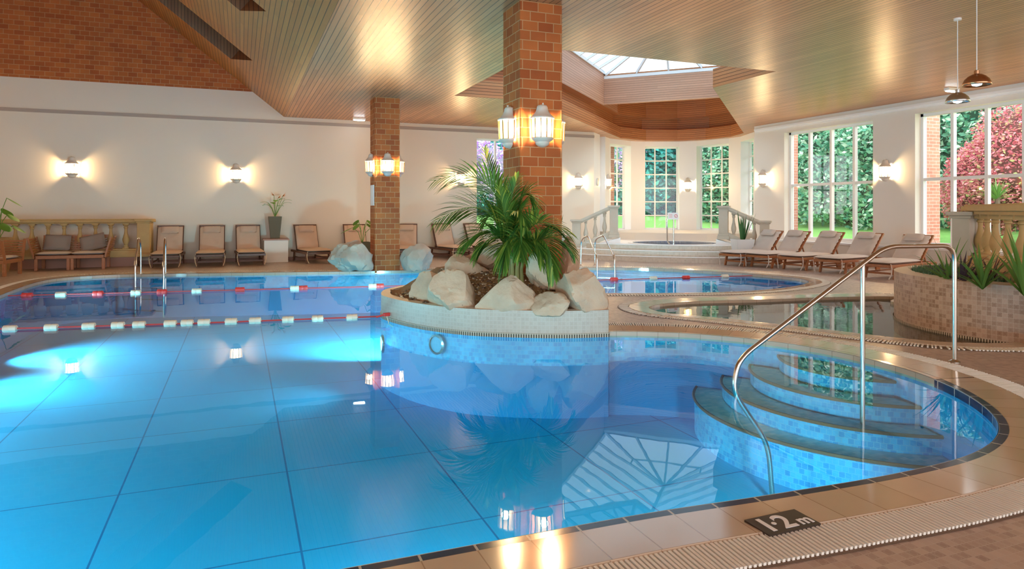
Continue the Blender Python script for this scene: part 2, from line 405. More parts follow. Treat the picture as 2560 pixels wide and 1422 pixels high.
M['red'] = P('red_plastic', (.75, .05, .04), .4); M['whiteplastic'] = P('white_plastic', (.85, .74, .56), .4); M['rope'] = P('red_rope', (.55, .06, .06), .6)
M['pot_dark'] = P('dark_pot', (.11, .085, .04), .6); M['pot_grey'] = P('pale_grey_pot', (.62, .64, .66), .35); M['basket'] = P('wicker', (.40, .23, .09), .8, bump=.8, bscale=60)
M['glass'] = glassmat('window_glass'); M['skyglass'] = glassmat('roof_glass', (.38, .48, .55))
M['water'] = watermat('pool_water', (.42, .90, 1.0), bump=.012, scale=2.2)
M['kidwater'] = watermat('paddling_water', (.86, .97, 1.0), bump=.02, scale=4)
M['leaf'] = foliage('palm_leaf', (.05, .14, .015), (.17, .29, .035), (.50, .50, .08))
M['palmstem'] = P('palm_stem', (.30, .24, .07), .6)
M['broad'] = foliage('broad_leaf', (.10, .24, .03), (.18, .38, .05))
M['dark_leaf'] = foliage('dark_blade', (.03, .12, .04), (.07, .2, .06), (.12, .26, .1))
M['spiky'] = foliage('spiky_blade', (.05, .16, .03), (.16, .32, .06), (.45, .42, .05))
M['purple_leaf'] = foliage('purple_blade', (.05, .03, .05), (.10, .06, .08))
M['ground_cover'] = foliage('ground_cover', (.07, .17, .09), (.14, .28, .16), (.25, .38, .28))
M['orange_petal'] = P('orange_petal', (.75, .25, .04), .5)
M['paper'] = P('notice_paper', (.80, .78, .72), .5)
M['lamp_glow'] = emit('lantern_glow', (1, .80, .48), LANTERN_EMIT)

def linermat():
    m, t, b = newmat('pool_liner'); N = t.nodes; K = t.links; g, s = posxyz(t)
    def line(ax, o, p, w):
        f = mathn(t, 'FRACT', mathn(t, 'DIVIDE', mathn(t, 'SUBTRACT', s.outputs[ax], o-w/2), p)); return mathn(t, 'LESS_THAN', f, w/p)
    ln = mathn(t, 'MAXIMUM', line('X', .41, 1.38, .016), line('Y', 5.05, 1.6, .016))
    nz = N.new('ShaderNodeTexNoise'); nz.inputs['Scale'].default_value = .5; K.new(g.outputs['Position'], nz.inputs['Vector'])
    mx = N.new('ShaderNodeMix'); mx.data_type = 'RGBA'; K.new(nz.outputs[0], mx.inputs['Factor'])
    mx.inputs['A'].default_value = (.015, .50, .88, 1); mx.inputs['B'].default_value = (.04, .60, .88, 1)
    m2 = N.new('ShaderNodeMix'); m2.data_type = 'RGBA'; K.new(ln, m2.inputs['Factor']); K.new(mx.outputs['Result'], m2.inputs['A']); m2.inputs['B'].default_value = (.0, .22, .50, 1)
    K.new(m2.outputs['Result'], b.inputs['Base Color']); b.inputs['Roughness'].default_value = .6; return m
M['liner'] = linermat()
def shade_mat():
    m, t, b = newmat('lantern_shade'); N = t.nodes; K = t.links; N.remove(b)
    e_ = N.new('ShaderNodeEmission'); e_.inputs[0].default_value = (1, .74, .36, 1); e_.inputs[1].default_value = LANTERN_EMIT
    tr = N.new('ShaderNodeBsdfTransparent'); tr.inputs[0].default_value = (1, .93, .78, 1); mx = N.new('ShaderNodeMixShader'); mx.inputs[0].default_value = .5
    K.new(e_.outputs[0], mx.inputs[1]); K.new(tr.outputs[0], mx.inputs[2]); K.new(mx.outputs[0], N['Material Output'].inputs[0]); return m
M['shade'] = shade_mat()

CEIL = 4.2; YB = 20.75; XR = 15.55; XE = 1.2; SL = .79; WL = -.05
# ---------------------------------------------------------------- pool outlines
lobe = [(1.1, 2.76), (1.8, 2.74), (2.56, 2.68), (3.41, 2.64), (4.12, 2.70), (4.72, 2.95), (5.2, 3.4), (5.55, 4.0), (5.7, 4.65), (5.66, 5.35), (5.4, 6.0), (4.95, 6.55), (4.5, 6.87), (4.0, 7.1)]
front = [Vector((-4.2, 2.9)), Vector((-3, 2.82)), Vector((.2, 2.78))]+smooth_path(lobe, 6)
arm = [(5.85, 10.25), (6.9, 10.0), (8.0, 9.75)]
farpx = [(1700, 739), (1850, 735), (1950, 727), (2005, 718), (2022, 710), (1990, 701), (1900, 692), (1800, 685), (1700, 679), (1600, 675), (1500, 674)]
armp = [Vector((5.6, 10.5))]+[W(x, y, WL).to_2d() for x, y in farpx]
backpx = [(1300, 676), (1060, 680), (860, 684), (480, 689), (300, 692), (200, 697), (128, 704), (83, 720), (0, 752)]
backp = [W(x, y, WL).to_2d() for x, y in backpx]
far_path = smooth_path(armp+backp[:7]+[Vector((-3.85, 15.7)), Vector((-3.8, 13.6))], 5)
far_path += [Vector((-3.85, 12)), Vector((-4.0, 10.0)), Vector((-4.2, 8.0)), Vector((-4.2, 5.0)), Vector((-4.2, 3.2))]
# island planter
isl_px = [(1523, 842), (1400, 845), (1250, 842), (1150, 836), (1050, 822), (980, 805)]
isl_front = [W(x, y, WL).to_2d() for x, y in isl_px]
isl_back = [Vector(p) for p in ((1.86, 9.55), (2.1, 10.2), (2.75, 10.75), (3.7, 11.0), (4.7, 10.75), (5.15, 10.2))]
isl = smooth_path(isl_front+isl_back, 6)
isl = isl+[Vector((5.15, 9.2))]
pool = front+[Vector((4.5, 8.5)), Vector((5.0, 10.0))]+far_path
def simple_closed(Ps): return [tuple(p) for p in Ps]
kid_px = [(1622, 778), (1640, 770), (1690, 764), (1760, 760), (1900, 757), (2060, 751), (2240, 749)]
kid_b = [(2560, 862), (2400, 868), (2250, 856), (2100, 838), (1900, 815), (1760, 800), (1660, 790)]
kidp = [W(x, y, WL).to_2d() for x, y in kid_px]+[Vector((9.6, 7.6)), Vector((10.2, 6.6)), Vector((9.8, 5.6))]+[W(x, y, WL).to_2d() for x, y in kid_b]
kid = resample(smooth_path(kidp, 6, True), .12, True)
def area(Pn): return sum(Pn[i][0]*Pn[(i+1) % len(Pn)][1]-Pn[(i+1) % len(Pn)][0]*Pn[i][1] for i in range(len(Pn)))/2
if area(kid) < 0: kid = kid[::-1]
deck_outer = [(-9.5, -8), (XR+.3, -8), (XR+.3, 17.4), (18.2, 17.4), (18.2, 24), (11.4, 24), (11.4, YB+.3), (-9.5, YB+.3)]
pool_h = [tuple(p) for p in pool]
o = flat_fill('floor', deck_outer, [pool_h, [tuple(p) for p in kid]], 0, M['deck']); struct(o)
# main basin
mb = MB(); mb.wall_path([tuple(p) for p in pool], -.36, 0.0, closed=True)
o = mb.build('pool_basin', M['poolmosaic']); struct(o)
M['liner_plain'] = P('pool_liner_wall', (.004, .20, .40), .6)
mb = MB(); mb.wall_path([tuple(p) for p in offset(pool, -.004, True)], -1.0, -.35, closed=True); struct(mb.build('pool_basin', M['liner_plain']))
o = flat_fill('pool_floor', [(-9.45, 2.2), (6.3, 2.2), (12, 11), (12, 18.4), (-9.45, 18.4)], [], -1.0, M['liner']); struct(o)
o = flat_fill('pool_water', pool_h, [], WL, M['water'])
tag(o, 'still blue water filling the large free-form swimming pool', 'pool water', kind='stuff')
# steps inside the lobe
sc_c = (6.15, 5.2)
for i, (r, z) in enumerate(((1.75, -.62), (1.45, -.46), (1.15, -.30), (.85, -.15))):
    poly = [(sc_c[0]+r*math.cos(R(a)), sc_c[1]+r*math.sin(R(a))) for a in range(95, 276, 5)]
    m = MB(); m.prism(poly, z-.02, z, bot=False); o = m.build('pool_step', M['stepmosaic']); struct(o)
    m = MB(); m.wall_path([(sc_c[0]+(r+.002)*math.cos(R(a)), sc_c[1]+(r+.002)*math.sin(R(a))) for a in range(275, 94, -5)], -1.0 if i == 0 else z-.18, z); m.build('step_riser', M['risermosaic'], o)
    e1 = [(sc_c[0]+(r+.012)*math.cos(R(a)), sc_c[1]+(r+.012)*math.sin(R(a)), z) for a in range(95, 276, 4)]
    m = MB(); m.tube(e1, .016, 6); q = m.build('step_nosing', M['brown_skirt'], o)
# coping, edge tiles and ribbed gutter of each free edge
def edging(path, closed=False, cw=.29, gw=.23, navy=True, grate=True, rib=.024):
    A = resample(path, .06, closed)
    m = MB(); B = offset(A, .055, closed); C_ = offset(A, .055+cw, closed)
    m.wall_path([tuple(p) for p in offset(A, -.004, closed)], WL-.02, .002, closed); strip(m, A, B, .002, .003, closed, .2); struct(m.build('trim_1', M['navy'] if navy else M['coping']))
    m = MB(); strip(m, B, C_, .004, .016, closed, .6); D = offset(A, .055+cw+.012, closed); strip(m, C_, D, .016, .004, closed, .02)
    struct(m.build('trim_2', M['coping']))
    if grate:
        E = offset(A, .055+cw+.012+gw, closed); m = MB(); strip(m, D, E, .002, .002, closed, 1); struct(m.build('trim_3', M['gutter']))
        G = resample(path, rib, closed); a = offset(G, .055+cw+.014, closed); b = offset(G, .055+cw-.006+gw, closed); m = MB()
        for p, q in zip(a, b):
            if -8 < p.x and p.y > .5: m.beam((p.x, p.y, .008), (q.x, q.y, .008), rib*.55, .012)
        struct(m.build('trim_4', M['grate']))
fr_ = [p for p in front if p.y < 4.1 and p.x < 5.7]; edging(fr_); edging(front[len(fr_)-1:], navy=False)
edging(far_path, cw=.18, gw=.16, rib=.05, navy=False)
edging(kid, True, cw=.24, gw=.16, navy=False, rib=.03)
# paddling pool
m = MB(); m.wall_path([tuple(p) for p in kid], -.22, 0, True); struct(m.build('paddling_basin', M['step_tile']))
ki = P('paddling_floor', (.50, .56, .55), .5, noise_s=3, noise_amt=.08)
struct(flat_fill('paddling_floor', [tuple(p) for p in offset(kid, .02, True)], [], -.22, ki))
o = flat_fill('paddling_water', [tuple(p) for p in kid], [], WL+.01, M['kidwater']); tag(o, 'shallow clear water in the small oval paddling pool', 'pool water', kind='stuff')

# ---------------------------------------------------------------- walls
def wallbox(name, parts, mat): 
    m = MB()
    for p in parts: m.bx(*p)
    return struct(m.build(name, mat))
BW = (7.16, 10.0, .78, 3.83)   # window in the back wall: x0 x1 z0 z1
T_ = .3
wallbox('wall_back', [(-9.6, BW[0], YB, YB+T_, 0, 4.88), (BW[1], 11.5, YB, YB+T_, 0, 4.88), (BW[0], BW[1], YB, YB+T_, 0, BW[2]), (BW[0], BW[1], YB, YB+T_, BW[3], 4.88)], M['plaster_back'])
m = MB(); m.add([(-10, YB+.01, 4.88), (XE-(4.88-CEIL)/SL+.05, YB+.01, 4.88), (-4.5, YB+.01, 8.75), (-10, YB+.01, 5)], [(0, 1, 2, 3)])
m.v += [(x, y+.25, z) for x, y, z in m.v[:4]]; m.f += [(7, 6, 5, 4), (0, 1, 5, 4)]
struct(m.build('wall_gable', M['brick']))
m = MB(); m.bx(-9.6, 11.5, YB-.035, YB, 4.03, 4.09); m.bx(-9.6, 11.5, YB-.02, YB, 4.0, 4.03); struct(m.build('trim_5', P('picture_rail', (.42, .33, .27), .6)))
m = MB(); m.bx(-9.6, 11.5, YB-.015, YB, 0, .10); struct(m.build('baseboard_back', M['brown_skirt']))
W1 = (12.92, 16.05); W2 = (8.55, 11.72); WZ = (.60, 3.86)
W3 = (4.2, 7.3)
rw = []
ys = [-8, W3[0], W3[1], W2[0], W2[1], W1[0], W1[1], 17.35]
for a, b in ((0, 1), (2, 3), (4, 5), (6, 7)): rw.append((XR, XR+.35, ys[a], ys[b], 0, CEIL+.1))
for w in (W1, W2, W3): rw.append((XR, XR+.35, w[0], w[1], 0, WZ[0])); rw.append((XR, XR+.35, w[0], w[1], WZ[1], CEIL+.1))
wallbox('wall_right', rw, M['plaster'])
m = MB(); m.bx(XR-.28, XR, 2, 17.2, 0, .52); struct(m.build('wall_bench', M['cream_trim'])); m = MB(); m.bx(XR-.31, XR+.02, 2, 17.2, .52, .57); struct(m.build('trim_6', M['white']))
m = MB(); m.bx(XR-.06, XR, -8, 17.3, CEIL-.16, CEIL-.10); m.bx(XR-.03, XR, -8, 17.3, CEIL-.22, CEIL-.16); struct(m.build('trim_7', M['white']))
m = MB(); m.bx(-9.9, -9.6, -8, YB+.3, 0, 5.2); struct(m.build('wall_left', M['plaster']))
# windows
WN = [0]
def window(origin, tdir, w, z0, z1, cols, rows, bar=.035, depth=.06, frame=.06, row_z=None):
    "origin = lower start of the glazing line, tdir = unit vector along it"
    WN[0] += 1; t = Vector((tdir[0], tdir[1], 0)); o3 = Vector((origin[0], origin[1], 0)); rz = math.atan2(t.y, t.x)
    e = bpy.data.objects.new('window_%d' % WN[0], None); COL.objects.link(e); e.location = (o3.x, o3.y, z0); e.rotation_euler = (0, 0, rz); struct(e)
    H = z1-z0; m = MB()
    m.bx(0, frame, -depth/2, depth/2, 0, H); m.bx(w-frame, w, -depth/2, depth/2, 0, H); m.bx(0, w, -depth/2, depth/2, 0, frame); m.bx(0, w, -depth/2, depth/2, H-frame, H)
    m.build('window_frame', M['white'], e)
    m = MB()
    for i in range(1, cols): x = w*i/cols; m.bx(x-bar/2, x+bar/2, -depth*.45, depth*.45, frame, H-frame)
    for z in (row_z or [H*i/rows for i in range(1, rows)]): m.bx(frame, w-frame, -depth*.4, depth*.4, z-bar/2, z+bar/2)
    m.build('glazing_bars', M['white'], e)
    m = MB(); m.bx(frame, w-frame, -.004, .004, frame, H-frame); m.build('window_pane', M['glass'], e)
    return e
window((BW[0], YB+.2), (1, 0), BW[1]-BW[0], BW[2], BW[3], 4, 2, .06)
for w in (W1, W2, W3): window((XR+.26, w[1]), (0, -1), w[1]-w[0], WZ[0], WZ[1], 4, 2, .075, .12, .07, row_z=[1.63])
# ---------------------------------------------------------------- bay
CB = Vector((14.6, 20.2)); AP = 2.5; HW = .68; D_ = .42
ends = {}
for k, az in enumerate((-67.5, -22.5, 22.5, 67.5, 112.5)):
    n = Vector((math.sin(R(az)), math.cos(R(az)))); t = Vector((n.y, -n.x)); c = CB+n*AP
    ends[k] = (c-t*HW, c+t*HW, n, t)
HZ = (.72, 4.0)
m_wall = MB()
for k in (1, 2, 3, 4):
    a, b, n, t = ends[k]
    for z0, z1 in ((0, HZ[0]), (HZ[1], CEIL+.1)): m_wall.prism([tuple(a), tuple(b), tuple(b+n*D_), tuple(a+n*D_)], z0, z1)
    window(a+n*(D_-.08), t, 2*HW, HZ[0], HZ[1], 3, 6, .045, .05, .05)
for k in (0, 1, 2, 3, 4):
    b0, nb = ends[k][1], ends[k][2]
    if k < 4: a1, na = ends[k+1][0], ends[k+1][2]
    else: a1, na = Vector((16.2, 17.8)), Vector((.9, .1))
    if k == 0: b0 = a1+Vector((-.47, -.47)); nb = Vector((-.75, .66))
    m_wall.prism([tuple(b0), tuple(a1), tuple(a1+na*D_), tuple(b0+nb*D_)], 0, CEIL+.1)
struct(m_wall.build('wall_bay', M['white']))
m = MB(); m.prism([(11.5, YB), (12.05, YB+.55), (12.05, YB+1.3), (11.5, YB+1.3)], 0, CEIL+.1); m.prism([(12.05, 22.05), (12.8, 22.05), (12.8, 22.5), (12.05, 22.5)], 0, CEIL+.1)
struct(m.build('wall_pier', M['white']))
m = MB(); m.prism([(XR, 17.3), (16.1, 17.85), (16.5, 17.85), (16.5, 17.2), (XR+.3, 17.2)], 0, CEIL+.1); struct(m.build('wall_pier', M['white']))
# low tiled shelf and sill round the bay
def polyUV(L): return [tuple(UV(u, v).to_2d()) for u, v in L]

# ---------------------------------------------------------------- ceiling with the shaft opening
def dline(u, v): return tuple(UV(u, v).to_2d())
RR_ = 2.25
arc = [(24.6+RR_*math.cos(R(a)), RR_*math.sin(R(a))) for a in (80, 42, 10, -18, -48, -78)]
vL, vR = 2.2, -2.2
opening = [(9.8, 10.33), (9.8, 9.8+5.55-2.2*S2), dline(24.5, vR)]+[dline(u, v) for u, v in arc[::-1]]+[dline(24.5, vL), (15.4-5.55-2.2*S2, 15.4), (4.75, 15.4), (4.75, 10.33)]
o = flat_fill('ceiling', [(XE, -8), (XR+.3, -8), (XR+.3, 17.2), (18.4, 17.2), (18.4, 24.2), (11.4, 24.2), (11.4, YB+.3), (XE, YB+.3)], [opening], CEIL, M['board_y'], flip=True); struct(o)
m = MB(); OP = opening+[opening[0]]
m.wall_path(opening, CEIL, CEIL+.42, True); struct(m.build('ceiling_fascia', M['board_z']))
# cove set back behind the fascia, then the upper shaft
def out_off(Pn, d):
    Q = [Vector(p) for p in Pn]
    if area(Q) < 0: d = -d
    n = len(Q); out = []
    for i in range(n):
        a = (Q[i]-Q[i-1]).normalized(); b = (Q[(i+1) % n]-Q[i]).normalized(); na = Vector((a.y, -a.x)); nb = Vector((b.y, -b.x)); mm = (na+nb)
        mm = mm/max(.35, mm.length_squared/2*1.0) if mm.length > .1 else na
        out.append(Q[i]+mm*d*(1/max(.6, 1)))
    return out
op2 = out_off(opening, .3)
m = MB(); strip(m, [Vector(p) for p in opening], op2, CEIL+.42, CEIL+.42, True); m.wall_path([tuple(p) for p in op2], CEIL+.42, CEIL+.88, True); strip(m, op2, [Vector(p) for p in opening], CEIL+.88, CEIL+.88, True)
struct(m.build('ceiling_cove', M['board_z']))
TOP = 6.2
m = MB(); m.wall_path(opening[:3]+opening[-4:], CEIL+.88, TOP) 
sh = [opening[i] for i in (len(opening)-4, len(opening)-3, len(opening)-2, len(opening)-1, 0, 1, 2)]
m = MB(); m.wall_path(sh, CEIL+.88, TOP); struct(m.build('ceiling_shaft', M['board_shaft']))
m = MB(); arcw = [opening[2]]+opening[3:-4]+[opening[-4]]; m.wall_path(arcw, CEIL+.88, TOP-.1); struct(m.build('ceiling_drum', M['board_z']))
m = MB(); a, b = dline(22.6, vR), dline(22.6, vL); c, d = dline(22.75, vL), dline(22.75, vR); m.prism([a, b, c, d], 5.12, 6.0); struct(m.build('ceiling_beam', M['board_shaft']))
m = MB(); m.prism([dline(22.6, vR-.1), dline(22.6, vL+.1), dline(27, 2.4), dline(27, -2.4)], TOP-.1, TOP-.05); struct(m.build('ceiling_cap', M['board_z']))
# sloped ceiling of the main hall with two wells
nrm = Vector((SL, 0, 1)).normalized()
def sp(x, y, d=0): z = CEIL+SL*(XE-x); return Vector((x, y, z))+nrm*d
RIDGE = -4.5
w_a = [(.27, 16.7), (-.21, 18.55)]; w_b = [(.41, 12.1), (0.0, 13.4)]; wells = []
for (x0, y0), (x1, y1) in (w_a, w_b): wells.append([(x0, y0), (x1, y1), (-3.4, y1), (-3.4, y0)])
# extra wells toward the viewer, same rhythm
wells.append([(.5, 7.6), (.1, 8.9), (-3.4, 8.9), (-3.4, 7.6)])
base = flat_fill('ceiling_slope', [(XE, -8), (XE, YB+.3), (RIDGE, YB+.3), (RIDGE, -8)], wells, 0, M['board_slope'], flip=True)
for v in base.data.vertices: v.co.z = CEIL+SL*(XE-v.co.x)
struct(base)
m = MB()
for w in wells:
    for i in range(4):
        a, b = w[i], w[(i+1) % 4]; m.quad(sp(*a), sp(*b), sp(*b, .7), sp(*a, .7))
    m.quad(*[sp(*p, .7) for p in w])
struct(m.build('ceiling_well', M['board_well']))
m = MB(); zr = CEIL+SL*(XE-RIDGE); m.quad((RIDGE, -8, zr), (RIDGE, YB+.3, zr), (-10.2, YB+.3, CEIL), (-10.2, -8, CEIL)); struct(m.build('ceiling_slope', M['board_slope']))
# ---------------------------------------------------------------- glass roof
m = MB(); g = MB(); RH = 7.35; uh = 21.8
def U3(u, v, z): p = UV(u, v); return Vector((p.x, p.y, z))
us = [9.8+5.55/2*0 for _ in ()]
u0 = 15.4
n_ = 9
for i in range(n_+1):
    u = u0+(uh-u0)*i/n_
    for v in (vL, vR): m.beam(U3(u, 0, RH), U3(u, v, TOP), .05, .07)
for s_ in (vL, vR): g.quad(U3(u0, 0, RH+.02), U3(uh, 0, RH+.02), U3(uh, s_, TOP+.02), U3(u0, s_, TOP+.02)); m.beam(U3(u0-2, s_, TOP), U3(22.65, s_, TOP), .09, .1)
m.beam(U3(u0, 0, RH), U3(uh, 0, RH), .1, .12); m.beam(U3(22.65, vL, 6.05), U3(22.65, vR, 6.05), .1, .12)
pts = [(uh, vL, TOP), (22.65, vL, 6.1), (22.65, 1.1, 6.1), (22.65, 0, 6.1), (22.65, -1.1, 6.1), (22.65, vR, 6.1), (uh, vR, TOP)]
for a in pts: m.beam(U3(uh, 0, RH), U3(*a), .06, .08)
for a, b in zip(pts, pts[1:]):
    g.add([U3(uh, 0, RH+.02), U3(*a)+Vector((0, 0, .02)), U3(*b)+Vector((0, 0, .02))], [(0, 1, 2)])
    mid = [(U3(uh, 0, RH)+U3(*q)*1)/2 for q in (a, b)]; m.beam(mid[0], mid[1], .04, .05)
# pyramid over the square
sq = [Vector((4.75, 10.33, TOP)), Vector((9.8, 10.33, TOP)), Vector((9.8, 15.4, TOP)), Vector((4.75, 15.4, TOP))]; apx = Vector((7.27, 12.87, RH+.6))
for i in range(4):
    a, b = sq[i], sq[(i+1) % 4]; g.add([a, b, apx], [(0, 1, 2)]); m.beam(a, apx, .08, .1); m.beam(a, b, .09, .1)
    for k in range(1, 7):
        q = a.lerp(b, k/7); f = 1-abs(k/7-.5)*2
        m.beam(q, (a if k/7 < .5 else b).lerp(apx, f) if k/7 != .5 else apx, .04, .06)
struct(m.build('skylight_frame', M['white'])); struct(g.build('skylight_glass', M['skyglass']))

# ================================================================= brick pillars
def pillar(name, x, y, s, z1, label):
    m = MB(); m.bx(x, x+s, y, y+s, -.05, z1); o = m.build(name, M['brick']); bevel(o, .008); return tag(o, label, 'pillar')
NP = (3.38, 8.07); FP = (3.01, 16.24); PS = .61
pillar('brick_pillar', NP[0], NP[1], PS, CEIL, 'red brick pillar rising out of the boulder island, nearest to the viewer')
pillar('brick_pillar', FP[0], FP[1], PS, CEIL, 'red brick pillar standing at the far pool edge between two grey rocks')

# ================================================================= wall lanterns
def lantern_proto():
    t = thing('wall_lantern', 'x', 'wall lamp')
    m = MB(); m.bx(-.06, .06, -.02, 0, -.2, .3); m.build('back_plate', M['lampmetal'], t)
    A0, A1 = PI, 2*PI
    m = MB(); m.lathe([(.155, .125), (.165, .13), (.168, .145), (.15, .16), (.115, .19), (.09, .225), (.078, .26), (.075, .285), (.06, .305), (.03, .315), (.012, .32)], 8, (0, -.02, 0), A0, A1)
    m.tube([(0, -.05, .31), (0, -.05, .335)], .012, 8); m.build('roof_cap', M['lampmetal'], t, smooth=True)
    m = MB(); m.lathe([(.138, -.125), (.148, .125)], 6, (0, -.02, 0), A0, A1, caps=False); gs_ = m.build('glass_shade', M['shade'], t)
    m = MB()
    for k in range(7):
        a = A0+(A1-A0)*k/6; c, s_ = math.cos(a), math.sin(a); m.beam((.142*c, -.02+.142*s_, -.125), (.154*c, -.02+.154*s_, .125), .014, .012, (c, s_, 0))
    m.lathe([(.15, -.13), (.15, -.118)], 6, (0, -.02, 0), A0, A1, caps=False)
    m.build('shade_bars', M['darkmetal'], gs_)
    m = MB(); m.lathe([(.152, -.122), (.152, -.135), (.13, -.16), (.10, -.175), (.098, -.19), (.085, -.215), (.05, -.235), (.012, -.245)], 8, (0, -.02, 0), A0, A1)
    m.build('base_cup', M['lampmetal'], t, smooth=True)
    ld = bpy.data.lights.new('bulb_light', 'POINT'); ld.energy = LANTERN_W; ld.color = (1, .72, .42); ld.shadow_soft_size = .05
    lo = bpy.data.objects.new('bulb_light', ld); COL.objects.link(lo); lo.location = (0, -.085, 0); lo.parent = t
    return t
LP = lantern_proto()
def on_back(px, py): k = (px-CX)/F_PX; t = YB/(FWD[1]+RGT[1]*k); return WT(px, py, t)
def on_right(px, py): k = (px-CX)/F_PX; t = XR/(FWD[0]+RGT[0]*k); return WT(px, py, t)
LZ = 2.53; first = [True]
def lamp(p, rz, label, group):
    if first[0]:
        LP.location = p; LP.rotation_euler = (0, 0, rz); LP['label'] = label; LP['group'] = group; first[0] = False; return LP
    return dup(LP, p, rz, label, group)
g = 'lanterns on the white walls'
p = on_back(180, 422); lamp((p.x, YB, p.z), 0, 'lit lantern on the back wall above the wooden sofa', g)
p = on_back(590, 437); lamp((p.x, YB, p.z), 0, 'lit lantern on the back wall left of the flowering pot plant', g)
p = on_back(1152, 447); lamp((p.x, YB, p.z), 0, 'lit lantern on the back wall half hidden behind the palm', g)
p = on_back(1445, 455); lamp((p.x, YB, p.z), 0, 'lit lantern on the white wall just right of the near pillar, beside the round speaker', g)
a, b = ends[0][1], ends[1][0]; b0 = b+Vector((-.47, -.47)); c = (b+b0)/2
lamp((c.x-.02, c.y-.0, 2.50), R(45), 'lit lantern on the narrow pier left of the first bay window', g)
a, b = ends[2][1], ends[3][0]; c = (a+b)/2; lamp((c.x, c.y, 2.44), R(-45), 'lit lantern on the bay pier between the middle and the next tall window', g)
p = on_right(1909, 449); lamp((XR, p.y, p.z), R(-90), 'lit lantern on the right wall above the reclined loungers, before the first wide window', g)
p = on_right(2215, 430); lamp((XR, p.y, p.z), R(-90), 'lit lantern on the right wall between the two wide windows', g)
g = 'lanterns round the near brick pillar'
z = LZ
lamp((NP[0]+.305, NP[1], z), 0, 'lit lantern on the broad front face of the near brick pillar', g)
lamp((NP[0], NP[1]+.305, z), R(-90), 'lit lantern on the left side of the near brick pillar', g)
lamp((NP[0]+PS, NP[1]+.305, z), R(90), 'lit lantern peeping out on the right side of the near brick pillar', g)
g = 'lanterns round the far brick pillar'
lamp((FP[0]+.305, FP[1], z), 0, 'lit lantern on the front face of the far brick pillar', g)
lamp((FP[0], FP[1]+.305, z), R(-90), 'lit lantern on the left side of the far brick pillar', g)
lamp((FP[0]+PS, FP[1]+.305, z), R(90), 'lit lantern on the right side of the far brick pillar', g)

# ================================================================= small things on walls and ceiling
m = MB(); m.bx(FP[0]-.015, FP[0], FP[1]+.1, FP[1]+.45, 1.62, 2.06)
t = thing('notice_board', 'small pale notice on the left side of the far brick pillar', 'sign', (FP[0], FP[1]+.27, 1.62)); m.build('notice_sheet', M['paper'], t, world=True)
m = MB(); m.bx(FP[0]-.02, FP[0], FP[1]+.08, FP[1]+.47, 1.6, 2.08); m.bx(FP[0]-.018, FP[0]-.0, FP[1]+.06, FP[1]+.49, 1.58, 1.6); m.build('notice_frame', M['white'], t, world=True)
sp_c = Vector((11.78, 21.03, 2.48)); t = thing('wall_speaker', 'round pale speaker on the white pier beside the wall lantern', 'speaker', sp_c, R(45))
m = MB(); m.lathe([(.13, 0), (.14, .03), (.12, .05)], 24); xform(m, Matrix.Rotation(R(90), 4, 'X')); m.build('speaker_ring', M['cream_trim'], t, smooth=True)
m = MB(); m.lathe([(.11, 0), (.11, .035), (.02, .045)], 24); xform(m, Matrix.Rotation(R(90), 4, 'X')); m.build('speaker_grille', M['paper'], t, smooth=True)
def ceil_light(x, y, label):
    t = thing('ceiling_light', label, 'ceiling light', (x, y, CEIL)); m = MB(); m.box((0, 0, -.03), (.36, .12, .06)); m.build('light_housing', M['white'], t)
    m = MB(); m.box((0, 0, -.072), (.32, .09, .024)); bevel(m.build('diffuser', emit('diffuser_glow', (.85, .95, 1), 6), t), .01)
p = W(898, 297, 4.17)
ceil_light(p.x, p.y, 'small white strip light on the wooden ceiling left of the far pillar')
p = W(2380, 224, 4.17); ceil_light(p.x, p.y, 'small white strip light on the wooden ceiling behind the hanging lamps')
def pendant(x, y, z, metal, label, on=False):
    t = thing('pendant_lamp', label, 'pendant lamp', (x, y, z))
    m = MB(); m.tube([(0, 0, .18), (0, 0, CEIL-z-.02)], .006, 6); m.build('cord', M['white'], t)
    m = MB(); m.lathe([(.05, CEIL-z-.03), (.05, CEIL-z)], 16); m.build('ceiling_rose', M['white'], t)
    m = MB(); m.lathe([(.155, 0), (.15, .03), (.13, .075), (.095, .11), (.05, .135), (.03, .14), (.03, .18), (.01, .19)], 24, caps=False); o = m.build('lamp_shade', metal, t, smooth=True)
    s_ = o.modifiers.new('solid', 'SOLIDIFY'); s_.thickness = .004
    m = MB(); m.lathe([(.01, -.012), (.05, .0), (.065, .04), (.03, .11), (.01, .12)], 16); m.build('light_bulb', emit('bulb_glow', (.8, .95, 1), 14 if on else .5), t, smooth=True)  # the unlit lamp's bulb also gets a faint glow of its own
d = ray(2394); pendant(d[0]*9.6, d[1]*9.6, 3.0, M['silver'], 'silver pendant lamp glowing cold white, the lower in view of the hanging pair', True)
d = ray(2442); pendant(d[0]*8.2, d[1]*8.2, 2.98, M['copper'], 'unlit copper-brown pendant lamp hanging nearest to the viewer')

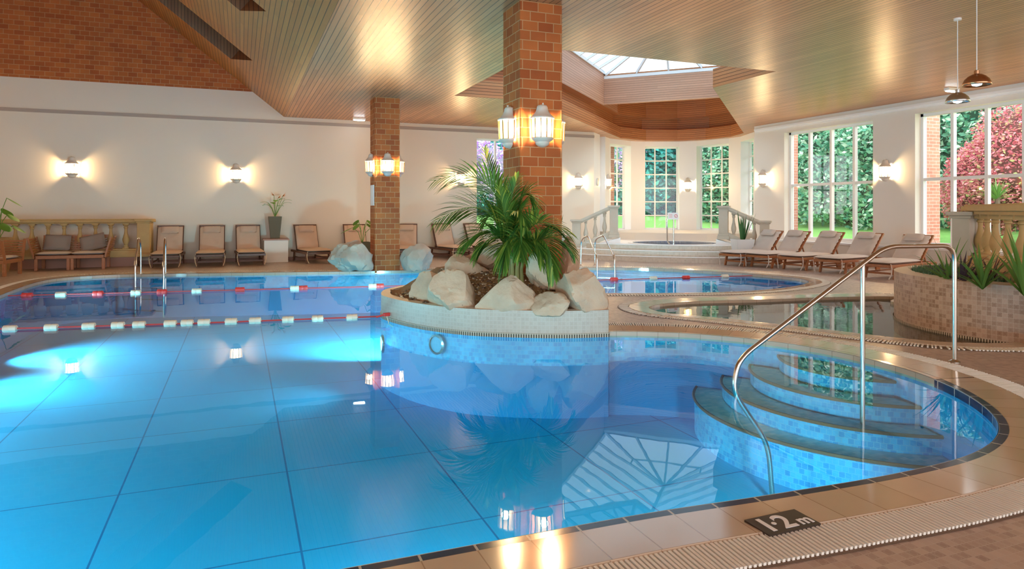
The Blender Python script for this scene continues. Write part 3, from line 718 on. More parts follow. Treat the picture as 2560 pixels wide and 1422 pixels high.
# ================================================================= loungers
def lounger(tag_, ang, cm, frame, wheels=True):
    "foot end at the origin side -Y, head toward +Y; base at the centre"
    t = thing('sun_lounger', 'x', 'lounger'); Wd = .66; L = 1.25; bl = .74; zf = .29; y0 = -1.0
    m = MB()
    for s_ in (-1, 1):
        m.beam((s_*Wd/2, y0, zf), (s_*Wd/2, y0+L+.62, zf), .04, .06)
    for k in range(12): y = y0+.05+k*.105; m.box((0, y, zf+.02), (Wd-.06, .06, .015))
    m.box((0, y0+.02, zf), (Wd, .04, .06)); m.box((0, y0+L+.6, zf), (Wd, .04, .06)); bevel(m.build('bed_frame', frame, t), .004, 1)
    hx = y0+L; c, s2 = math.cos(ang), math.sin(ang); m = MB()
    for s_ in (-1, 1): m.beam((s_*(Wd/2-.02), hx, zf+.03), (s_*(Wd/2-.02), hx+c*(bl+.04), zf+.03+s2*(bl+.04)), .035, .04)
    m.beam((-Wd/2, hx+c*(bl+.04), zf+.03+s2*(bl+.04)), (Wd/2, hx+c*(bl+.04), zf+.03+s2*(bl+.04)), .035, .04)
    for k in range(6): d = .06+k*.12; m.beam((-Wd/2+.03, hx+c*d, zf+.03+s2*d), (Wd/2-.03, hx+c*d, zf+.03+s2*d), .06, .015, (0, -s2, c))
    q = m.build('back_frame', frame, t)
    m = MB(); m.beam((-.2, hx+c*bl*.6, zf+s2*bl*.6), (-.2, min(hx+c*bl*.6+.15, .8), zf), .025, .025); m.beam((.2, hx+c*bl*.6, zf+s2*bl*.6), (.2, min(hx+c*bl*.6+.15, .8), zf), .025, .025); m.build('back_prop', frame, t)
    for s_ in (-1, 1):
        m = MB(); m.beam((s_*(Wd/2-.02), y0+.28, zf), (s_*(Wd/2-.02), y0+.2, .0), .035, .07, (0, 1, 0)); bevel(m.build('leg', frame, t), .003, 1)
        m = MB(); m.beam((s_*(Wd/2-.02), y0+L+.30, zf), (s_*(Wd/2-.02), y0+L+.36, .0), .035, .07, (0, 1, 0)); bevel(m.build('leg', frame, t), .003, 1)
    m = MB(); m.beam((-Wd/2, y0+.23, .12), (Wd/2, y0+.23, .12), .03, .04); m.beam((-Wd/2+.02, y0+.23, .13), (-Wd/2+.02, y0+L+.33, .13), .02, .03); m.beam((Wd/2-.02, y0+.23, .13), (Wd/2-.02, y0+L+.33, .13), .02, .03); m.build('stretcher', frame, t)
    if wheels:
        for s_ in (-1, 1):
            m = MB(); m.lathe([(.02, -.02), (.075, -.02), (.085, 0), (.075, .02), (.02, .02)], 20); xform(m, T(s_*(Wd/2+.03), y0+L+.2, .086) @ Matrix.Rotation(R(90), 4, 'Y')); m.build('wheel', frame, t, smooth=True)
    m = cushion(Wd+.02, L+.02, .09, 12, .22, 3, .012); xform(m, T(0, y0+L/2-.02, zf+.028)); o = m.build('seat_cushion', cm, t, smooth='all')
    m = cushion(Wd-.05, bl-.02, .08, 12, .22, 5, .03); xform(m, T(0, hx, zf+.05) @ Matrix.Rotation(ang, 4, 'X') @ T(0, bl/2-.01, 0)); o = m.build('back_cushion', cm, t, smooth='all')
    m = cushion(.42, .2, .10, 8, .3, 8, .01); xform(m, T(0, hx, zf+.05) @ Matrix.Rotation(ang, 4, 'X') @ T(0, bl-.14, .065)); m.build('head_pillow', cm, o, smooth='all')
    for s_ in (-1, 1):
        m = MB(); m.tube([(s_*(Wd/2+.005), y0+.02, zf+.05), (s_*(Wd/2+.03), y0+.02, zf-.05), (s_*(Wd/2+.015), y0+.03, .12), (s_*(Wd/2-.02), y0-.01, .02)], .012, 6); m.build('strap', M['strap'] if tag_ == 'l' else cm, t)
    return t
lp = lounger('l', R(66), M['cushion'], M['dark_teak'], False); used = [False]
gl_ = 'loungers lined up against the back wall'
left = [(415, 663, 0, 'tan lounger with upright back right beside the stone balustrade end'), (526, 660, 0, 'tan upright lounger second from the balustrade, below the second wall lantern'),
        (624, 660, 3, 'tan upright lounger next to the white pedestal with the flower pot'), (782, 660, 10, 'tan upright lounger alone between the pedestal and the left grey rock'),
        (905, 655, 3, 'tan upright lounger cut by the far brick pillar, behind the left grey rock'), (1030, 652, -14, 'pale upright lounger right of the far pillar, behind the right grey rock'),
        (1140, 652, 10, 'pale upright lounger with a dark slatted foot, left of the palm'), (1225, 651, 16, 'pale upright lounger mostly hidden behind the palm fronds')]
for i, (px, py, rz, lab) in enumerate(left):
    q = ray(px); yy = 19.3-.0; t_ = yy/q[1]; x = q[0]*t_
    yy = YB-.72; 
    if i == 0: lp.location = (x, yy, 0); lp.rotation_euler = (0, 0, R(rz)); lp['label'] = lab; lp['group'] = gl_
    else: dup(lp, (x, yy, 0), R(rz), lab, gl_)
rp_ = lounger('r', R(47), M['cushion_r'], M['teak'])
gr_ = 'loungers lined up under the right windows'
right = [(1838, 664, 'beige reclined lounger farthest along the right wall, next to the potted blade plant'), (1905, 668, 'beige reclined lounger second from the potted blade plant, under the first wide window'),
         (1988, 674, 'beige reclined lounger in the middle of the row under the first wide window'), (2082, 682, 'beige reclined lounger below the lantern between the wide windows'), (2200, 696, 'beige lounger whose foot shows behind the handrail, its back behind the round planter')]
for i, (px, py, lab) in enumerate(right):
    p = W(px, py, 0); loc = (p.x+.75, p.y+.12, 0)
    if i == 0: rp_.location = loc; rp_.rotation_euler = (0, 0, R(-80)); rp_['label'] = lab; rp_['group'] = gr_
    else: dup(rp_, loc, R(-80), lab, gr_)

# ================================================================= stone balustrades
def bal_profile(h): return [(r, z*h) for r, z in ((.075, 0), (.075, .07), (.055, .08), (.06, .12), (.045, .15), (.06, .2), (.085, .30), (.088, .38), (.07, .48), (.045, .60), (.036, .72), (.038, .80), (.055, .82), (.055, .85), (.042, .87), (.06, .92), (.075, .94), (.075, 1.0))]
def pier(mb, x, y, z0, z1, s):
    mb.box((x, y, (z0+z1)/2), (s, s, z1-z0)); mb.box((x, y, z0+.05), (s+.08, s+.08, .1)); mb.box((x, y, z0+.13), (s+.04, s+.04, .06))
    mb.box((x, y, z1-.08), (s+.05, s+.05, .04)); mb.box((x, y, z1-.03), (s+.12, s+.12, .06)); 
t = thing('stone_balustrade', 'ochre stone balustrade running behind the wooden sofa along the back wall', 'balustrade', (-4.5, 20.2, 0))
bz = (.30, 1.30); YY = 20.2
m = MB(); m.bx(-7.6, -2.5, YY-.13, YY+.13, 0, .24); m.build('dark_plinth', M['brown_skirt'], t, world=True)
m = MB(); m.bx(-7.6, -2.4, YY-.16, YY+.16, .24, .42); m.bx(-7.6, -2.4, YY-.13, YY+.13, .42, .46); bevel(m.build('bottom_rail', M['stone'], t, world=True), .01)
m = MB(); m.bx(-7.6, -2.3, YY-.10, YY+.10, 1.12, 1.15); m.bx(-7.6, -2.25, YY-.16, YY+.16, 1.15, 1.21); m.bx(-7.6, -2.25, YY-.13, YY+.13, 1.21, 1.24); bevel(m.build('handrail', M['stone'], t, world=True), .012)
m = MB(); pier(m, -2.36, YY, .24, 1.23, .3); m.bx(-2.5, -2.2, YY, YB, .24, 1.15); m.bx(-2.56, -2.14, YY, YB, 1.15, 1.23); bevel(m.build('end_pier', M['stone'], t, world=True), .01)
for i in range(14):
    x = -2.78-i*.345
    m = MB(); m.lathe([(r*.95, z) for r, z in bal_profile(.66)], 14, (x, YY, .46)); m.bx(x-.075, x+.075, YY-.075, YY+.075, .46, .485); m.bx(x-.075, x+.075, YY-.075, YY+.075, 1.095, 1.12); m.build('baluster', M['stone'], t, world=True, smooth=True)

# stair wings either side of the spa
def wing(lo, hi, label, z_lo, z_hi):
    t = thing('stair_balustrade', label, 'balustrade', (lo[0], lo[1], 0)); lo = Vector(lo); hi = Vector(hi); d = (hi-lo); L = d.length; d.normalize(); ang = math.atan2(d.y, d.x)
    def P_(s_, z): q = lo+d*s_; return (q.x, q.y, z)
    base_lo = .22; base_hi = .62
    m = MB(); nrm_ = Vector((-d.y, d.x))*.14
    a, b = lo, hi+d*.2
    for (s0, s1, z0, z1, z2) in ((-.2, L+.2, 0, base_lo-.02, base_hi),):
        q = [P_(s0, 0), P_(s1, 0), P_(s1, z2), P_(s0, z1)]; vs = [Vector(p)+Vector((*nrm_, 0)) for p in q]+[Vector(p)-Vector((*nrm_, 0)) for p in q]
        m.add(vs, [(0, 1, 2, 3), (7, 6, 5, 4), (0, 4, 5, 1), (1, 5, 6, 2), (2, 6, 7, 3), (3, 7, 4, 0)])
    m.build('base_wall', M['white'], t, world=True)
    for s_, z0, z1, nm in ((0, base_lo, z_lo, 'lower_pier'), (L, base_hi, z_hi, 'upper_pier')):
        mm = MB(); pier(mm, 0, 0, z0, z1, .26); xform(mm, T(*P_(s_, 0)) @ Matrix.Rotation(ang, 4, 'Z')); bevel(mm.build(nm, M['stone_grey'], t, world=True), .008)
    m = MB(); m.beam(P_(.1, z_lo-.05), P_(L-.1, z_hi-.05), .3, .08); m.beam(P_(.1, z_lo-.11), P_(L-.1, z_hi-.11), .22, .06); m.build('handrail', M['stone_grey'], t, world=True)
    m = MB(); m.beam(P_(.1, base_lo+.1), P_(L-.1, base_hi+.1), .26, .2); m.build('bottom_rail', M['stone_grey'], t, world=True)
    for k in (1, 2, 3):
        f = k/4; s_ = L*f; z0 = base_lo+(base_hi-base_lo)*f+.16; z1 = z_lo+(z_hi-z_lo)*f-.1
        mm = MB(); mm.lathe([(r*.85, z) for r, z in bal_profile(z1-z0)], 12, P_(s_, z0)); mm.build('baluster', M['stone_grey'], t, world=True, smooth=True)
wing((9.85, 18.9), (10.85, 18.3), 'pale stone stair balustrade left of the raised spa, partly behind the boulder island', 1.18, 1.62)
wing((14.0, 15.2), (13.2, 16.0), 'pale stone stair balustrade right of the raised spa, behind the potted blade plant', 1.17, 1.60)

# ================================================================= spa platform
def ring_poly(u_f, a, ub=24.2):
    L = [(ub, a), (20.7, a)]
    for k in range(1, 12):
        th = PI/2-PI*k/12; L.append((20.7-(20.7-u_f)*(math.cos(th)**.7), a*math.sin(th)))
    L += [(20.7, -a), (ub, -a)]; return polyUV(L)
SPC = (12.5, 17.45); SPR = 1.28
circ = [(SPC[0]+SPR*math.cos(2*PI*k/48), SPC[1]+SPR*math.sin(2*PI*k/48)) for k in range(48)]
for i, (u_f, a, z) in enumerate(((19.0, 3.3, .155), (19.35, 2.75, .30), (19.7, 2.25, .45))):
    pl = ring_poly(u_f, a); m = MB()
    m.wall_path(pl if area(pl) < 0 else pl, 0 if i == 0 else (.155 if i == 1 else .30), z, True)
    q = flat_fill('spa_step', pl, [circ] if i == 2 else [], z, M['step_tile'] if i < 2 else M['white']); struct(q)
    struct(m.build('spa_step_riser', M['step_tile']))
    m = MB(); pp = [(x, y, z) for x, y in pl[1:-1]]; m.tube(pp, .016, 6); struct(m.build('step_nosing', M['white']))
m = MB(); m.wall_path(circ, .05, .45, True); struct(m.build('spa_basin', brickmat('spa_mosaic', True, .05, .05, .004, (.02, .06, .35), (.25, .40, .75), (.6, .65, .7), .1, .3, 0, var=.4)))
struct(flat_fill('spa_floor', circ, [], .06, P('spa_floor', (.12, .35, .7), .5)))
o = flat_fill('spa_water', circ, [], .40, M['kidwater']); tag(o, 'round of water in the raised white-rimmed spa', 'spa water', kind='stuff')
m = MB(); cc = [(x, y) for x, y in circ]; co = [(SPC[0]+(SPR+.14)*math.cos(2*PI*k/48), SPC[1]+(SPR+.14)*math.sin(2*PI*k/48)) for k in range(48)]
for k in range(48):
    a, b, c, d = cc[k], cc[(k+1) % 48], co[(k+1) % 48], co[k]; m.quad((*a, .47), (*b, .47), (*c, .47), (*d, .47)); m.quad((*a, .38), (*b, .38), (*b, .47), (*a, .47)); m.quad((*d, .45), (*c, .45), (*c, .47), (*d, .47))
struct(m.build('spa_rim', M['white']))
shelf = [tuple(p) for p in (ends[4][1]+Vector((-.2, -.6)), ends[4][1], ends[4][0], ends[3][1], ends[3][0], ends[2][1], ends[2][0], ends[1][1], ends[1][0], Vector((12.2, 21.9)))]+[dline(23.3, 2.1), dline(22.9, 1.2), dline(22.75, 0), dline(22.9, -1.2), dline(23.3, -2.1)]
m = MB(); m.prism(shelf, 0, .70); struct(m.build('bay_ledge', M['cream_trim']))
# spa rail with little sign
a = WT(1672, 612, 19.5); t = thing('spa_sign', 'small white sign on two steel posts at the front rim of the spa', 'sign', (a.x, a.y, .45)); r_ = Vector((RGT[0], RGT[1], 0))
for k, (o_, top) in enumerate(((-.05, 1.22), (.14, 1.22))):
    m = MB(); p = Vector((a.x, a.y, 0))+r_*o_; m.tube([(p.x+.1, p.y+.02, .47), (p.x, p.y, .6), (p.x, p.y, top)] if k == 0 else [(p.x, p.y, .47), (p.x, p.y, top)], .022, 10); m.build('post', M['chrome'], t, world=True, smooth=True)
m = MB(); c = Vector((a.x, a.y, 1.30))+r_*.12; M_ = T(*c) @ Matrix.Rotation(-YAW+R(8), 4, 'Z') @ Matrix.Rotation(R(-12), 4, 'X')
m.box((0, 0, 0), (.32, .012, .2)); xform(m, M_); m.build('sign_plate', M['white'], t, world=True)
m = MB(); ci = [(.09+.045*math.cos(2*PI*k/20), -.008, .045*math.sin(2*PI*k/20)) for k in range(21)]; m.tube(ci, .006, 5); m.beam((.06, -.008, -.03), (.12, -.008, .03), .01, .004)
for k in range(3): m.box((-.07, -.007, .04-.035*k), (.1, .003, .008))
xform(m, M_); m.build('sign_marks', P('sign_red', (.75, .12, .12), .5), t, world=True)

# ================================================================= island planter
t = thing('boulder_island', 'curved mosaic-walled planter island standing in the pool, filled with boulders and bark', 'planter', (3.4, 8.8, -1.0))
islp = [tuple(p) for p in isl]
if area(islp) < 0: islp = islp[::-1]
islr = resample(islp, .08, True)
m = MB(); m.wall_path([tuple(p) for p in islr], 0.0, .27, True); m.build('mosaic_wall', M['planter_tile'], t, world=True)
m = MB(); m.wall_path([tuple(p) for p in islr], -.38, -.05, True); m.build('submerged_wall', M['poolmosaic'], t, world=True)
m = MB(); m.wall_path([tuple(p) for p in islr], -1.0, -.38, True); m.build('submerged_liner', M['liner_plain'], t, world=True)
m = MB(); out = offset(islr, .012, True); m.wall_path([tuple(p) for p in out], -.05, .0, True); strip(m, out, islr, .0, .001, True)
m.build('slot_joint', brickmat('slot_strip', True, .03, .2, .009, (.05, .03, .015), (.05, .03, .015), (.55, .45, .33), .1, .5, 0, var=.1), t, world=True)  # dark slots with pale bars along the waterline
inn = offset(islr, -.13, True); m = MB(); strip(m, islr, inn, .27, .275, True, .13); m.wall_path([tuple(p) for p in inn][::-1], .15, .275, True); m.build('rim', M['rimtile'], t, world=True)
def mound(px_, py_): 
    d = min((Vector((px_, py_))-q).length for q in inn[::4]); return .2+min(.42, d*.62)+.03*noise.noise(Vector((px_*3, py_*3, 0)))
m = MB(); xs = [1.7+.09*i for i in range(42)]; ysn = [6.8+.09*i for i in range(50)]; idx = {}
def pin(pt, Pn):
    c = False; j = len(Pn)-1
    for i in range(len(Pn)):
        if (Pn[i][1] > pt[1]) != (Pn[j][1] > pt[1]) and pt[0] < (Pn[j][0]-Pn[i][0])*(pt[1]-Pn[i][1])/(Pn[j][1]-Pn[i][1])+Pn[i][0]: c = not c
        j = i
    return c
mid_poly = [tuple(p) for p in offset(islr, -.06, True)]
vs = []; fs = []
for i, x in enumerate(xs):
    for j, y in enumerate(ysn):
        if pin((x, y), mid_poly): idx[i, j] = len(vs); vs.append((x, y, mound(x, y)))
for (i, j) in list(idx):
    if all(k in idx for k in ((i+1, j), (i+1, j+1), (i, j+1))): fs.append((idx[i, j], idx[i+1, j], idx[i+1, j+1], idx[i, j+1]))
m.add(vs, fs); m.build('soil_mound', M['bark'], t, world=True, smooth='all')
# loose chips
chip_m = foliage('chips', (.10, .045, .02), (.42, .24, .10), (.70, .55, .38), trans=0)
m = MB(); rr = random.Random(4)
for k in range(4200):
    x = rr.uniform(2.0, 4.6); y = rr.uniform(7.1, 9.3)
    if not pin((x, y), mid_poly): continue
    z = mound(x, y)+.008; s_ = rr.uniform(.008, .02); A_ = Matrix.Rotation(rr.uniform(0, 6), 4, 'Z') @ Matrix.Rotation(rr.uniform(-.7, .7), 4, 'X')
    m.box((x, y, z), (s_*1.8, s_, s_*.7), M=A_)
o = m.build('chips', chip_m, t, world=True); o['kind'] = 'stuff'

# ================================================================= boulders
def boulder(seed, planes=11, rough=1.0, sub=4):
    rnd = random.Random(seed); bm = bmesh.new(); bmesh.ops.create_icosphere(bm, subdivisions=sub, radius=1)
    N_ = []
    for k in range(planes):
        n = Vector((rnd.gauss(0, 1), rnd.gauss(0, 1), rnd.gauss(0, 1))).normalized(); N_.append((n, rnd.uniform(.50, .88)))
    N_.append((Vector((0, 0, -1)), .6))
    for v in bm.verts:
        d = v.co.normalized(); r = 1.1
        for n, h in N_:
            c = d.dot(n)
            if c > .12: r = min(r, h/c)
        r += rough*(.05*noise.noise(d*2.2+Vector((seed, 0, 0)))+.03*noise.noise(d*6+Vector((0, seed, 0)))+.012*noise.noise(d*16))
        v.co = d*r
    me = MB(); me.add([tuple(v.co) for v in bm.verts], [tuple(q.index for q in f.verts) for f in bm.faces]); bm.free(); return me
def rock(px0, px1, py_top, py_bot, t_, zb, depth, seed, label, mat='rock', tilt=0, planes=11, rz=0, taper=0):
    "a boulder that fills the given picture box when it stands at distance t_"
    w = (px1-px0)/F_PX*t_; c = WT((px0+px1)/2, py_bot, t_); top = EYE-(py_top-HY)/F_PX*t_; h = top-zb
    th = thing('boulder', label, 'boulder', (c.x, c.y, zb), 0, 'boulders on the island' if mat == 'rock' else 'grey rocks beside the far pillar')
    mb_ = boulder(seed, planes, 1.0 if mat == 'rock' else 2.1); R_ = Matrix.Rotation(rz, 4, 'Z') @ Matrix.Rotation(tilt, 4, 'Y')
    xform(mb_, R_)
    # box of the boulder in the viewing frame, then scaled to size
    V = [Vector((v[0], v[1], v[2])) for v in mb_.v]; xs_ = [v.x for v in V]; ys_ = [v.y for v in V]; zs_ = [v.z for v in V]
    sx = w/(max(xs_)-min(xs_)); sy = depth/(max(ys_)-min(ys_)); sz = h/(max(zs_)-min(zs_))
    if taper:
        z0_, z1_ = min(zs_), max(zs_)
        V = [Vector((v.x*(1-taper*(v.z-z0_)/(z1_-z0_)), v.y*(1-taper*.6*(v.z-z0_)/(z1_-z0_)), v.z)) for v in V]; xs_ = [v.x for v in V]; sx = w/(max(xs_)-min(xs_))
    A_ = Matrix.Rotation(-YAW-(((px0+px1)/2-CX)/F_PX), 4, 'Z')
    mb_.v = [tuple(A_ @ Vector(((v.x-(max(xs_)+min(xs_))/2)*sx, (v.y-(max(ys_)+min(ys_))/2)*sy, (v.z-min(zs_))*sz))) for v in V]
    o = mb_.build('rock_body', M[mat], th, smooth=True); o.data.set_sharp_from_angle(angle=R(24))
    return th
rock(1022, 1096, 676, 742, 8.95, .22, .5, 11, 'small low boulder at the left tip of the island')
rock(1066, 1198, 672, 760, 8.45, .20, .62, 23, 'broad pale boulder at the front left of the island', planes=8, taper=.35)
rock(1112, 1242, 632, 700, 9.35, .32, .7, 31, 'flat slab boulder lying under the leaning slab, behind the front left boulder', tilt=.35)
rock(1164, 1302, 604, 678, 9.5, .50, .5, 42, 'long slab boulder leaning on top of the others left of the palm', tilt=.42, planes=7)
rock(1186, 1345, 688, 770, 8.1, .20, .42, 57, 'low pointed boulder at the middle of the island front edge', planes=9, taper=.75)
rock(1326, 1424, 728, 773, 8.06, .20, .42, 66, 'rounded low boulder right of the pointed one on the island front edge')
rock(1385, 1521, 668, 772, 8.25, .22, .8, 72, 'biggest boulder with a flat top at the right corner of the island', planes=7, tilt=.06, taper=.12)
rock(1314, 1402, 616, 700, 8.5, .45, .35, 85, 'upright boulder in front of the pillar foot, right of the palm trunk', planes=8)
rock(1388, 1450, 592, 700, 8.95, .35, .6, 93, 'tall narrow boulder beside the right edge of the near pillar', planes=8)
rock(820, 934, 600, 681, 15.95, 0, .9, 101, 'big grey rock at the poolside left of the far brick pillar', 'rock_grey', planes=9)
rock(1000, 1084, 606, 675, 16.2, 0, .9, 117, 'grey pitted rock at the poolside right of the far brick pillar', 'rock_grey', planes=9)

# ================================================================= palm
def bez(P_, n): 
    out = []
    for i in range(n+1):
        t_ = i/n; q = [Vector(p) for p in P_]
        while len(q) > 1: q = [a.lerp(b, t_) for a, b in zip(q, q[1:])]
        out.append(q[0])
    return out
def frond(pts, root, LL=.34, n=22, droop=.35, mat=None, seed=0, w=.022, name='frond', start=.18):
    rnd = random.Random(seed); roll = R(rnd.choice((-1, 1))*rnd.uniform(35, 70)); c = bez(pts, 30); m = MB(); m.tube(c, [.012-.0095*i/30 for i in range(31)], 6)
    for k in range(n):
        f = start+(1-start)*(k+.5)/n; i = min(29, int(f*30)); p = c[i].lerp(c[i+1], f*30-i); d = (c[i+1]-c[i]).normalized()
        sd = d.cross(Vector((0, 0, 1))); 
        if sd.length < .2: sd = Vector((RGT[0], RGT[1], 0))
        sd.normalize(); sd = Matrix.Rotation(roll, 3, d) @ sd; ln = LL*(.45+.9*math.sin(PI*min(1, f*.85+.12)))*rnd.uniform(.85, 1.1)*(1-.35*max(0, f-.8)/.2)
        for s_ in (-1, 1):
            dr = (sd*s_*(.75-.35*f)+d*(.55+.6*f)+Vector((0, 0, rnd.uniform(-.05, .12)))).normalized()
            nn = dr.cross(Vector((0, 0, 1))).normalized(); prev = []
            for q in range(5):
                g_ = q/4; pp = p+dr*ln*g_+Vector((0, 0, -droop*ln*g_*g_)); ww = w*math.sin(PI*min(.97, .12+.88*g_))*.9+.0008; up = nn.cross(dr)*ww*.35
                prev.append((pp-nn*ww+up, pp, pp+nn*ww+up))
            vs = [x for r3 in prev for x in r3]; fs = []
            for q in range(4): fs += [(q*3, q*3+1, q*3+4, q*3+3), (q*3+1, q*3+2, q*3+5, q*3+4)]
            m.add(vs, fs)
    return m.build(name, mat or M['leaf'], root, world=True)
pb = WT(1290, 668, 8.62); pb.z = .55
palm = thing('potted_palm', 'large feathery green palm growing out of the boulder island against the near pillar', 'palm', (pb.x, pb.y, .5)); palm.name = 'palm_tree'
m = MB(); rnd = random.Random(9)
for k in range(7):
    a = k*.9; o_ = Vector((math.cos(a), math.sin(a), 0))*.07; m.tube([pb+o_*1.2-Vector((0, 0, .1)), pb+o_+Vector((0, 0, .15)), pb+o_*1.6+Vector((.02, 0, .4))], [.035, .028, .016], 8)
m.build('trunk', M['palmstem'], palm, world=True, smooth=True)
# (tip px, tip py, tip depth, control px, py, depth, leaflet length)
fr = [(1085, 452, 8.3, 1235, 400, 8.4, .34), (1088, 556, 8.1, 1215, 470, 8.2, .32), (1150, 622, 8.3, 1225, 540, 8.3, .24), (1212, 372, 8.7, 1232, 500, 8.5, .34),
      (1296, 440, 8.25, 1262, 520, 8.3, .30), (1345, 520, 8.1, 1300, 430, 8.2, .24), (1425, 585, 7.9, 1330, 520, 8.1, .30), (1385, 690, 7.7, 1370, 560, 8.0, .30),
      (1352, 655, 7.8, 1335, 560, 8.0, .28), (1262, 668, 7.8, 1270, 560, 7.9, .28), (1210, 560, 9.0, 1240, 500, 8.9, .28), (1188, 640, 7.95, 1235, 560, 8.1, .26),
      (1312, 560, 8.0, 1290, 480, 8.0, .28), (1248, 470, 8.0, 1262, 560, 8.1, .30), (1435, 640, 8.0, 1390, 560, 8.0, .22), (1300, 640, 7.8, 1300, 560, 7.9, .24)]
for i, (tx, ty, td, cx_, cy_, cd, LL) in enumerate(fr):
    tip = WT(tx, ty, td); ct = WT(cx_, cy_, cd); s0 = pb+Vector((rnd.uniform(-.06, .06), rnd.uniform(-.1, .02), .25))
    frond([s0, s0.lerp(ct, .55)+Vector((0, 0, .06)), ct, tip], palm, LL*1.15, 28, .30, None, i, .019 if i < 4 else .0155)

# ================================================================= round planter on the right
rp = [Vector((9.72+1.86*math.cos(R(a)), 5.32+1.86*math.sin(R(a)))) for a in range(95, 236, 10)]
rp_back = [Vector(p) for p in ((9.6, 3.5), (10.9, 4.0), (11.6, 5.3), (11.3, 6.6), (10.5, 7.15))]
rpl = resample(smooth_path(rp+rp_back, 6, True), .1, True)
if area(rpl) < 0: rpl = rpl[::-1]
t = thing('round_planter', 'curved brown mosaic planter at the right edge, full of spiky plants', 'planter', (9.4, 5.8, -.22))
m = MB(); m.wall_path([tuple(p) for p in rpl], -.22, .62, True); m.build('mosaic_wall', M['planter_tile2'], t, world=True)
out = offset(rpl, .012, True); m = MB(); m.wall_path([tuple(p) for p in out], -.05, -.01, True); m.build('slot_strip', bpy.data.materials['slot_strip'], t, world=True)
inn2 = offset(rpl, -.2, True); m = MB(); strip(m, rpl, inn2, .62, .635, True, .2); m.wall_path([tuple(p) for p in inn2][::-1], .5, .635, True); m.build('rim', M['rimtile'], t, world=True)
o = flat_fill('soil_bed', [tuple(p) for p in inn2], [], .56, M['bark']); o.parent = t; o.location = (-9.4, -5.8, .22)
m = MB(); rnd = random.Random(12); ip = [tuple(p) for p in inn2]
for k in range(16000):
    x = rnd.uniform(7.2, 9.9); y = rnd.uniform(4.2, 7.6)
    if not pin((x, y), ip): continue
    if x > 8.9 and y > 5.2 and rnd.random() < .5: continue
    h = rnd.uniform(.04, .15); a = rnd.uniform(0, 6.28); l_ = rnd.uniform(.02, .08); d = Vector((math.cos(a)*l_, math.sin(a)*l_, h)); n = Vector((-math.sin(a), math.cos(a), 0))*.004; b = Vector((x, y, .56))
    m.add([b-n, b+n, b+d*.6+n*1.3, b+d, b+d*.6-n*1.3], [(0, 1, 2, 3, 4)])
o = m.build('ground_cover_grass', M['ground_cover']); tag(o, 'low blue-green grassy ground cover filling the round planter', 'ground cover', kind='stuff')
def blades(root, base, n, ln, w, mat, seed, spread=(.15, .95), arch=.5, name='blade', dirs=None):
    rnd = random.Random(seed)
    for k in range(n):
        az = dirs[k] if dirs else rnd.uniform(0, 2*PI); el = rnd.uniform(*spread); L = ln*rnd.uniform(.7, 1.1); h = Vector((math.cos(az), math.sin(az), 0)); nn = Vector((-h.y, h.x, 0)); m = MB(); rows = []
        for q in range(9):
            g_ = q/8; p = Vector(base)+h*(L*g_*math.sin(el)+L*arch*.25*g_*g_)+Vector((0, 0, L*g_*math.cos(el)-arch*L*.45*g_**2.4*math.sin(el)))
            ww = w*(.55+.45*math.sin(PI*min(1, g_*1.1)))*(1-g_**3)+.001; rows.append((p-nn*ww+Vector((0, 0, ww*.4)), p, p+nn*ww+Vector((0, 0, ww*.4))))
        vs = [x for r3 in rows for x in r3]; fs = []
        for q in range(8): fs += [(q*3, q*3+1, q*3+4, q*3+3), (q*3+1, q*3+2, q*3+5, q*3+4)]
        m.add(vs, fs); m.build(name, mat, root, world=True)
def spiky(px, py, t_, label, n, ln, w, mat, seed, cat='plant', spread=(.15, 1.0)):
    b = WT(px, py, t_); b.z = .56; r = thing('spiky_plant', label, cat, b); blades(r, b, n, ln, w, mat, seed, spread); return r
spiky(2372, 655, 8.2, 'yellow-green spiky plant nearest the left end of the round planter', 22, .62, .014, M['spiky'], 3)
spiky(2405, 660, 8.0, 'dark purple spiky plant between two green ones in the round planter', 18, .52, .016, M['purple_leaf'], 5)
spiky(2456, 676, 7.6, 'bright green broad-bladed spiky plant in the middle of the round planter', 20, .55, .02, M['spiky'], 8)
spiky(2478, 655, 8.1, 'tangle of dark red drooping blades below the balusters', 20, .42, .012, P('wine_blade', (.12, .04, .04), .5), 15)
spiky(2562, 690, 7.0, 'large green spiky plant cut by the right edge of the picture', 18, .72, .024, M['spiky'], 21)
# curved balustrade behind it
t = thing('curved_balustrade', 'ochre stone curved balustrade behind the round planter at the right edge', 'balustrade', (9.6, 6.4, 0))
bp_ = [(2413, 9.9), (2436, 9.95), (2451, 9.75), (2468, 9.45), (2489, 9.1), (2520, 8.6), (2556, 8.05), (2600, 7.5), (2650, 7.0)]
bpt = [WT(px, 527, t_).to_2d() for px, t_ in bp_]
zb, zt = .80, 1.40
def sweep(mb_, pts, z0, z1, w):
    pts = resample(smooth_path(pts, 5), .15); a = offset(pts, w/2); b = offset(pts, -w/2); n = len(pts)
    mb_.prism([tuple(p) for p in a]+[tuple(p) for p in b[::-1]], z0, z1)
m = MB(); sweep(m, bpt[1:], .0, .70, .42); m.build('base_wall', M['stone'], t, world=True)
m = MB(); sweep(m, bpt[1:], .70, .80, .34); m.build('bottom_rail', M['stone'], t, world=True)
m = MB(); sweep(m, bpt[1:], zt, zt+.05, .24); sweep(m, bpt[1:], zt+.05, zt+.12, .36); sweep(m, bpt[1:], zt+.12, zt+.14, .28); m.build('handrail', M['stone'], t, world=True)
